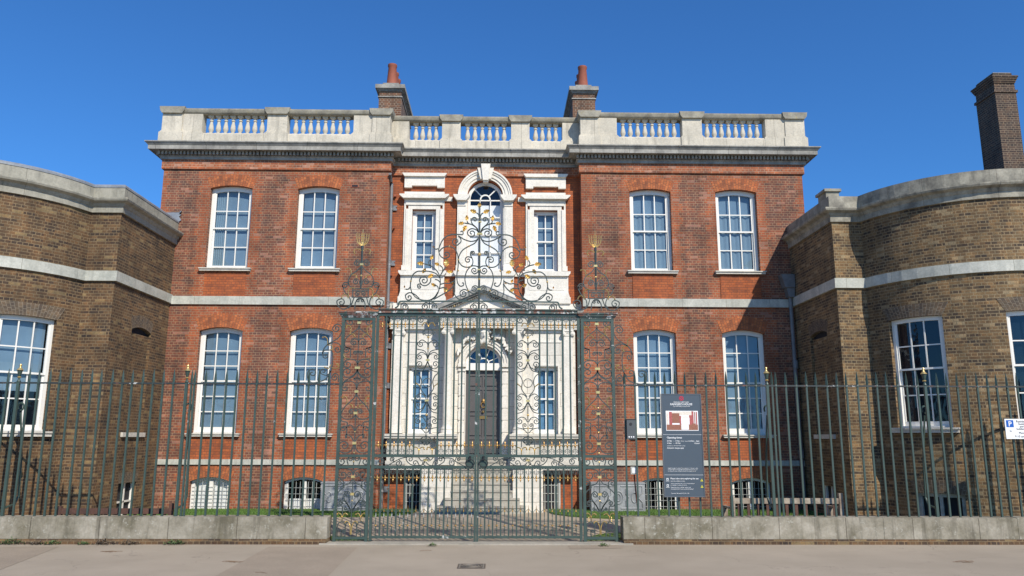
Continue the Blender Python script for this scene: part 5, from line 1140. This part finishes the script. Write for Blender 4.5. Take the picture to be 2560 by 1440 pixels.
letters(t, 'lettering', 'sign_white', [("ENGLISH HERITAGE", xm, zz(.088), .035, 'CENTER', 0), ("RANGER'S HOUSE", xm, zz(.112), .056, 'CENTER', 1), ("THE WERNHER COLLECTION", xm, zz(.128), .026, 'CENTER', 0),
    ("Opening times", sx0+.09, zz(.438), .052, 'LEFT', 1), ("23 Mar", sx0+.09, zz(.468), .036, 'LEFT', 1), ("\u2013", sx0+.22, zz(.468), .036, 'LEFT', 1), ("3 Nov", sx0+.26, zz(.468), .036, 'LEFT', 1), ("(Wed \u2013 Sun & BH)", sx0+.37, zz(.468), .026, 'LEFT', 0), ("10am \u2013 5pm", sx1-.07, zz(.468), .036, 'RIGHT', 1),
    ("4 Nov", sx0+.09, zz(.490), .036, 'LEFT', 1), ("\u2013", sx0+.22, zz(.490), .036, 'LEFT', 1), ("30 Mar", sx0+.26, zz(.490), .036, 'LEFT', 1), ("Closed", sx1-.07, zz(.490), .036, 'RIGHT', 1), ("Last admission 30 minutes before closing", sx0+.09, zz(.512), .022, 'LEFT', 0), ("Admission charges apply", sx0+.09, zz(.536), .034, 'LEFT', 1),
    ("English Heritage is a charity. Your support as a Member, visitor", sx0+.09, zz(.728), .0235, 'LEFT', 0), ("or donor helps us to look after the historic places in our care,", sx0+.09, zz(.742), .0235, 'LEFT', 0), ("and keeps the story of England alive for future generations.", sx0+.09, zz(.756), .0235, 'LEFT', 0),
    ("Please take care exploring the site", sx0+.135, zz(.83), .0405, 'LEFT', 1), ("Supervise children closely.", sx0+.135, zz(.852), .027, 'LEFT', 0), ("This is a protected site \u2013 it is a criminal offence", sx0+.135, zz(.875), .025, 'LEFT', 0), ("to damage or remove property.", sx0+.135, zz(.890), .025, 'LEFT', 0),
    ("Metal detecting, smoking, commercial", sx0+.135, zz(.912), .026, 'LEFT', 0), ("photography and drone use are prohibited.", sx0+.135, zz(.927), .026, 'LEFT', 0), ("Customer Services 0370 333 1181", sx0+.135, zz(.968), .026, 'LEFT', 0)], T)
q = MB(); q.box(sx0+.02, sx1-.02, SY-.002, SY, zz(.402), zz(.400)); q.box(sx0+.02, sx1-.02, SY-.002, SY, zz(.790), zz(.788)); q.build('rule', 'sign_white', t)
q = MB(); cx0, cz0 = xm+.005, zz(.045)
for i in range(-2, 3):
    for j in range(-2, 3):
        if max(abs(i), abs(j)) == 2 and (abs(i)+abs(j) in (2, 3, 4)) and not (abs(i) == 2 and abs(j) == 2): q.box(cx0+i*.018-.010, cx0+i*.018+.010, SY-.004, SY, cz0+j*.018-.010, cz0+j*.018+.010)
for e, g_ in ((-1, 0), (1, 0), (0, -1), (0, 1)): q.box(cx0+e*.02-.008-.006*abs(g_), cx0+e*.02+.008+.006*abs(g_), SY-.0035, SY, cz0+g_*.02-.008-.006*abs(e), cz0+g_*.02+.008+.006*abs(e))
q.build('emblem', 'sign_red', t)
# printed view of a red drawing room
px0, px1, pz0, pz1 = sx0+.085, sx1-.075, zz(.362), zz(.168)
q = MB(flat(SY)); u = lambda a, b, c, d, dd, m_: q.box(px0+(px1-px0)*a, px0+(px1-px0)*b, -dd, 0, pz0+(pz1-pz0)*c, pz0+(pz1-pz0)*d, m_)
u(0, 1, 0, 1, .002, 1); u(.015, .985, .02, .98, .003, 1); u(.015, .985, .03, .30, .004, 3); u(.02, .08, .3, .9, .0041, 2); u(.10, .19, .3, .95, .0042, 0); u(.19, .42, .38, .88, .0043, 3); u(.42, .47, .3, .75, .0042, 0); u(.47, .72, .3, .72, .0041, 2)
for a in (.47, .57, .66): u(a, a+.07, .32, .66, .005, 1)
u(.72, .80, .3, .78, .0042, 0); u(.80, .86, .3, .98, .0043, 0); u(.88, .91, .3, .95, .0044, 3); u(.93, .97, .3, .95, .0045, 0); u(.47, .70, .05, .30, .0052, 1); u(.15, .42, .17, .30, .0053, 3); u(.80, .92, .12, .36, .0054, 3); u(.2, .85, .78, .97, .0036, 2)
q.build('printed_picture', ['print_rose', 'sign_white', 'print_cream', 'print_brown'], t)
for f_ in (.845, .905): q = MB(); x = sx1-.055; z = zz(f_)-.01; q.prism([(x-.028, z), (x+.028, z), (x, z+.05)], SY-.004, SY); q.build('warning_triangle', 'sign_yellow', t); q = MB(); q.box(x-.005, x+.004, SY-.006, SY-.004, z+.012, z+.03); q.build('pictogram', 'black_iron', t)
for f_ in (.84, .90): q = MB(); x = sx0+.075; z = zz(f_); q.box(x-.02, x+.02, SY-.004, SY, z-.0, z+.04); q.box(x-.012, x+.012, SY-.005, SY-.004, z+.008, z+.03, 1); q.box(x-.035, x+.035, SY-.003, SY, z-.018, z-.012); q.build('pictogram', ['sign_white', 'sign_blue'], t)
# parking plate
t = thing('parking_sign', 'small white parking plate with blue P, fixed to the right railing', 'sign', (11.0, 15.72, 2.04))
hbox('plate', 'sign_white', t, 10.72, 11.32, 15.71, 15.725, 2.035, 2.435); hbox('blue_square', 'parking_blue', t, 10.745, 10.895, 15.706, 15.71, 2.27, 2.41)
letters(t, 'parking_letter', 'sign_white', [('P', 10.82, 2.288, .14, 'CENTER', 1)], 15.704)
letters(t, 'lettering', 'black_iron', [(s_, 11.10, z, .062, 'CENTER', 0) for s_, z in (('Resident or', 2.365), ('business', 2.315), ('permit', 2.265), ('holders only', 2.215), ('Mon - Fri', 2.135), ('9.10 am - 11 am', 2.065))]+[('G', 10.82, 2.175, .06, 'CENTER', 0)], 15.706)
# intercom box
x0, z1 = P(1566, 1049, 15.74); x1, z0 = P(1589, 1098, 15.74)
t = thing('intercom', 'dark grey intercom box fixed to the railing, left of the information board', 'intercom', ((x0+x1)/2, 15.74, z0))
hbox('case', 'box_grey', t, x0, x1, 15.70, 15.78, z0, z1); q = MB(); q.box(x0-.008, x1+.008, 15.69, 15.79, z1, z1+.012); q.build('hood', 'black_iron', t)
q = MB(flat(15.70)); q.prism(arc((x0+x1)/2-.01, z1-.09, .03, 0, 342, 19), -.006, 0); q.build('camera_lens', 'black_iron', t); q = MB(flat(15.70))
for k in range(3): q.prism(arc(x0+.04+.045*k, z0+.045, .014, 0, 330, 12), -.006, 0)
q.build('button', 'sign_white', t); hbox('rule', 'sign_grey', t, x0+.01, x1-.01, 15.698, 15.70, (z0+z1)/2, (z0+z1)/2+.004)
# small floodlight on a bent stake
t = thing('garden_floodlight', 'small grey square floodlight on a rusty stake behind the right railing', 'lamp', (3.25, 16.25, .03))
x, z = P(1585, 1176, 16.2); q = MB(); q.box(x-.075, x+.075, 16.14, 16.22, z-.075, z+.075); hd = q.build('lamp_head', 'lamp_grey', t); q = MB(); q.box(x-.05, x+.05, 16.134, 16.14, z-.05, z+.05); sub(q, 'lens', 'sign_white', hd)
q = MB(); q.tube([(x, 16.2, z-.07), (x+.03, 16.2, z-.5), (x+.06, 16.2, z-.8), (x+.02, 16.22, .0)], .014, 6); q.build('stake', 'rust', t)
# lead cisterns
stonemat('cistern_lead', (.36, .37, .37), (.17, .175, .18), .8, rough=.5)
for sg, lab in ((-1, 'grey ornamental lead cistern against the house left of the steps'), (1, 'grey ornamental lead cistern against the house right of the steps')):
    a, b = (-4.23, -2.95) if sg < 0 else (2.90, 4.33); t = thing('lead_cistern', lab, 'cistern', ((a+b)/2, 21.2, .1), 'lead cisterns')
    q = MB(); q.box(a, b, 21.0, 21.46, .1, .83); q.build('tank', 'cistern_lead', t)
    q = MB(); q.box(a-.015, b+.015, 20.985, 21.46, .83, .865); q.box(a-.01, b+.01, 20.99, 21.46, .1, .14); q.build('rim', 'cistern_lead', t)
    q = MB(flat(21.0)); mid = (a+b)/2; hw = (b-a)/2
    def ln(pts): q.tube([(x, 0, z) for x, z in pts], .02, 5)
    for e in (1, -1):
        ln([(mid+e*.06, .2), (mid+e*(hw-.08), .2), (mid+e*(hw-.08), .36), (mid+e*(hw-.2), .48), (mid+e*(hw-.08), .6), (mid+e*(hw-.08), .77), (mid+e*.06, .77)])
        ln([(mid+e*(.42+.07*math.cos(k*math.pi/8)), .48+.13*math.sin(k*math.pi/8)) for k in range(17)]); ln([(mid+e*.2, .26), (mid+e*.2, .4), (mid+e*.28, .48), (mid+e*.2, .56), (mid+e*.2, .71)])
    ln([(mid+.12*math.cos(k*math.pi/10), .48+.16*math.sin(k*math.pi/10)) for k in range(21)]); ln([(mid+.06*math.cos(k*math.pi/10), .48+.09*math.sin(k*math.pi/10)) for k in range(21)])
    q.build('relief', 'cistern_lead', t)
# benches
def bench(x0, x1, y, top, label, mat, mat2, post):
    t = thing('bench', label, 'bench', ((x0+x1)/2, y+.3, 0), 'wooden garden benches'); sh_ = top-.85
    q = MB(); q.box(x0, x1, y-.02, y+.03, top-.11, top); q.build('top_rail', mat, t)
    for x in (x0-.035, x1+.035): q = MB(); q.box(x-.04, x+.04, y-.035, y+.05, -.02, top+(post if x > x0 else .04)); q.build('leg', mat, t); q = MB(); q.box(x-.04, x+.04, y+.5, y+.58, -.02, .62+sh_); q.build('leg', mat, t); q = MB(); q.box(x-.035, x+.035, y, y+.6, .62+sh_, .66+sh_); q.build('armrest', mat, t)
    n = int((x1-x0)/.19)
    for k in range(n): x = x0+(x1-x0)*(k+.5)/n; q = MB(); q.box(x-.03, x+.03, y, y+.022, .42+sh_, top-.11); q.build('back_slat', mat2, t)
    q = MB(); q.box(x0, x1, y-.01, y+.03, .36+sh_, .42+sh_); q.build('lower_rail', mat2, t)
    for k in range(5): q = MB(); q.box(x0, x1, y+.06+.1*k, y+.14+.1*k, .41+sh_, .435+sh_); q.build('seat_slat', mat, t)
bench(5.30, 7.48, 16.35, .82, 'weathered pale wooden bench behind the right railing', 'bench_timber', 'dark_timber', .10)  # shade of the back slats and lower rail is put into a darker timber colour
bench(-8.42, -6.25, 16.35, .60, 'dark wooden bench, low behind the left railing', 'dark_timber', 'dark_timber', .10)
# access cover
t = thing('access_cover', 'square iron access cover with ring pattern set in the pavement', 'access cover', (.02, 13.03, 0))
q = MB(); q.box(-.215, .235, 12.79, 13.27, -.01, .005); q.box(-.20, .22, 12.805, 13.255, .005, .007); q.build('frame', 'cover_dark', t)
q = MB()
for r_ in (.06, .11, .16): q.tube([(.01+r_*math.cos(k*math.pi/12), 13.03+r_*math.sin(k*math.pi/12), .008) for k in range(25)], .010, 4)
for x in (-.18, .20): q.box(x-.012, x+.012, 12.83, 13.23, .005, .011)
q.build('ring_pattern', 'cover_light', t)
# weeds at the foot of the left wall and twigs on the pavement
wn = ((40, 1360, 1.3, 'weed_green', 'low leafy weed at the wall foot, nearest the left picture edge'), (92, 1362, .8, 'weed_brown', 'brownish weed at the wall foot, second from the left'), (134, 1361, .8, 'weed_green', 'bright tufted weed at the wall foot, third from the left'), (208, 1362, .5, 'weed_green', 'thin flat weed at the wall foot, fourth from the left'),
      (266, 1360, 1.1, 'weed_brown', 'olive weed at the wall foot, left of the grey withered one'), (330, 1360, .9, 'weed_brown', 'withered greyish weed at the wall foot'), (447, 1358, 1.0, 'weed_green', 'blue green weed at the wall foot, standing alone on the right'), (1505, 1361, .5, 'weed_green', 'tiny weed in the kerb joint by the right gate pier'), (1080, 1368, .4, 'weed_green', 'tiny weed along the kerb in front of the left gate leaf'))
for u_, v_, s_, m_, lab in wn:
    x, y = G(u_, v_); y = min(y, 15.52) if u_ < 800 else 15.33; q = MB(); rr = random.Random(int(u_))
    for k in range(int(60*s_)+14):
        a = rr.uniform(0, 6.28); d_ = rr.uniform(0, .15*s_)*(1 if rr.random() < .8 else 1.4); z = max(0, .09*s_-d_*.4)*rr.random()+.004; L = rr.uniform(.03, .06); px, py = x+d_*1.25*math.cos(a), y+d_*.35*math.sin(a); ang = a+rr.uniform(-.6, .6)
        dx, dy = math.cos(ang)*L, math.sin(ang)*L; w_ = L*.3; e = rr.uniform(0, .04)
        q.face([(px, py, z), (px+dx*.5-dy*.3, py+dy*.5+dx*.3, z+e), (px+dx, py+dy, z+e*.6), (px+dx*.5+dy*.3, py+dy*.5-dx*.3, z+e)])
    tag(q.build('weed', m_, keep=True), lab, 'weed', 'weeds along the wall foot')
for u_, v_, lab in ((272, 1380, 'curled brown dead leaf on the pavement below the left wall'), (580, 1405, 'arc of dry twigs on the pavement, left of the access cover'), (1065, 1378, 'thin dark twig lying in front of the gate'), (2410, 1405, 'small patch of dry debris on the pavement, far right'), (650, 1430, 'long thin twig near the bottom edge, left of the access cover')):
    x, y = G(u_, v_); q = MB(); rr = random.Random(int(u_)+1)
    for k in range(6 if 'twig' not in lab or 'arc' in lab else 1):
        a = rr.uniform(-.5, .5); L = rr.uniform(.1, .3); ox, oy = rr.uniform(-.1, .1), rr.uniform(-.07, .07)
        q.tube([(x+ox-L*.5, y+oy, .006), (x+ox, y+oy+L*a*.4, .014), (x+ox+L*.5, y+oy+L*a, .006)], .004, 4)
    tag(q.build('debris', 'dead_leaf'), lab, 'debris', 'leaf and twig litter on the pavement')
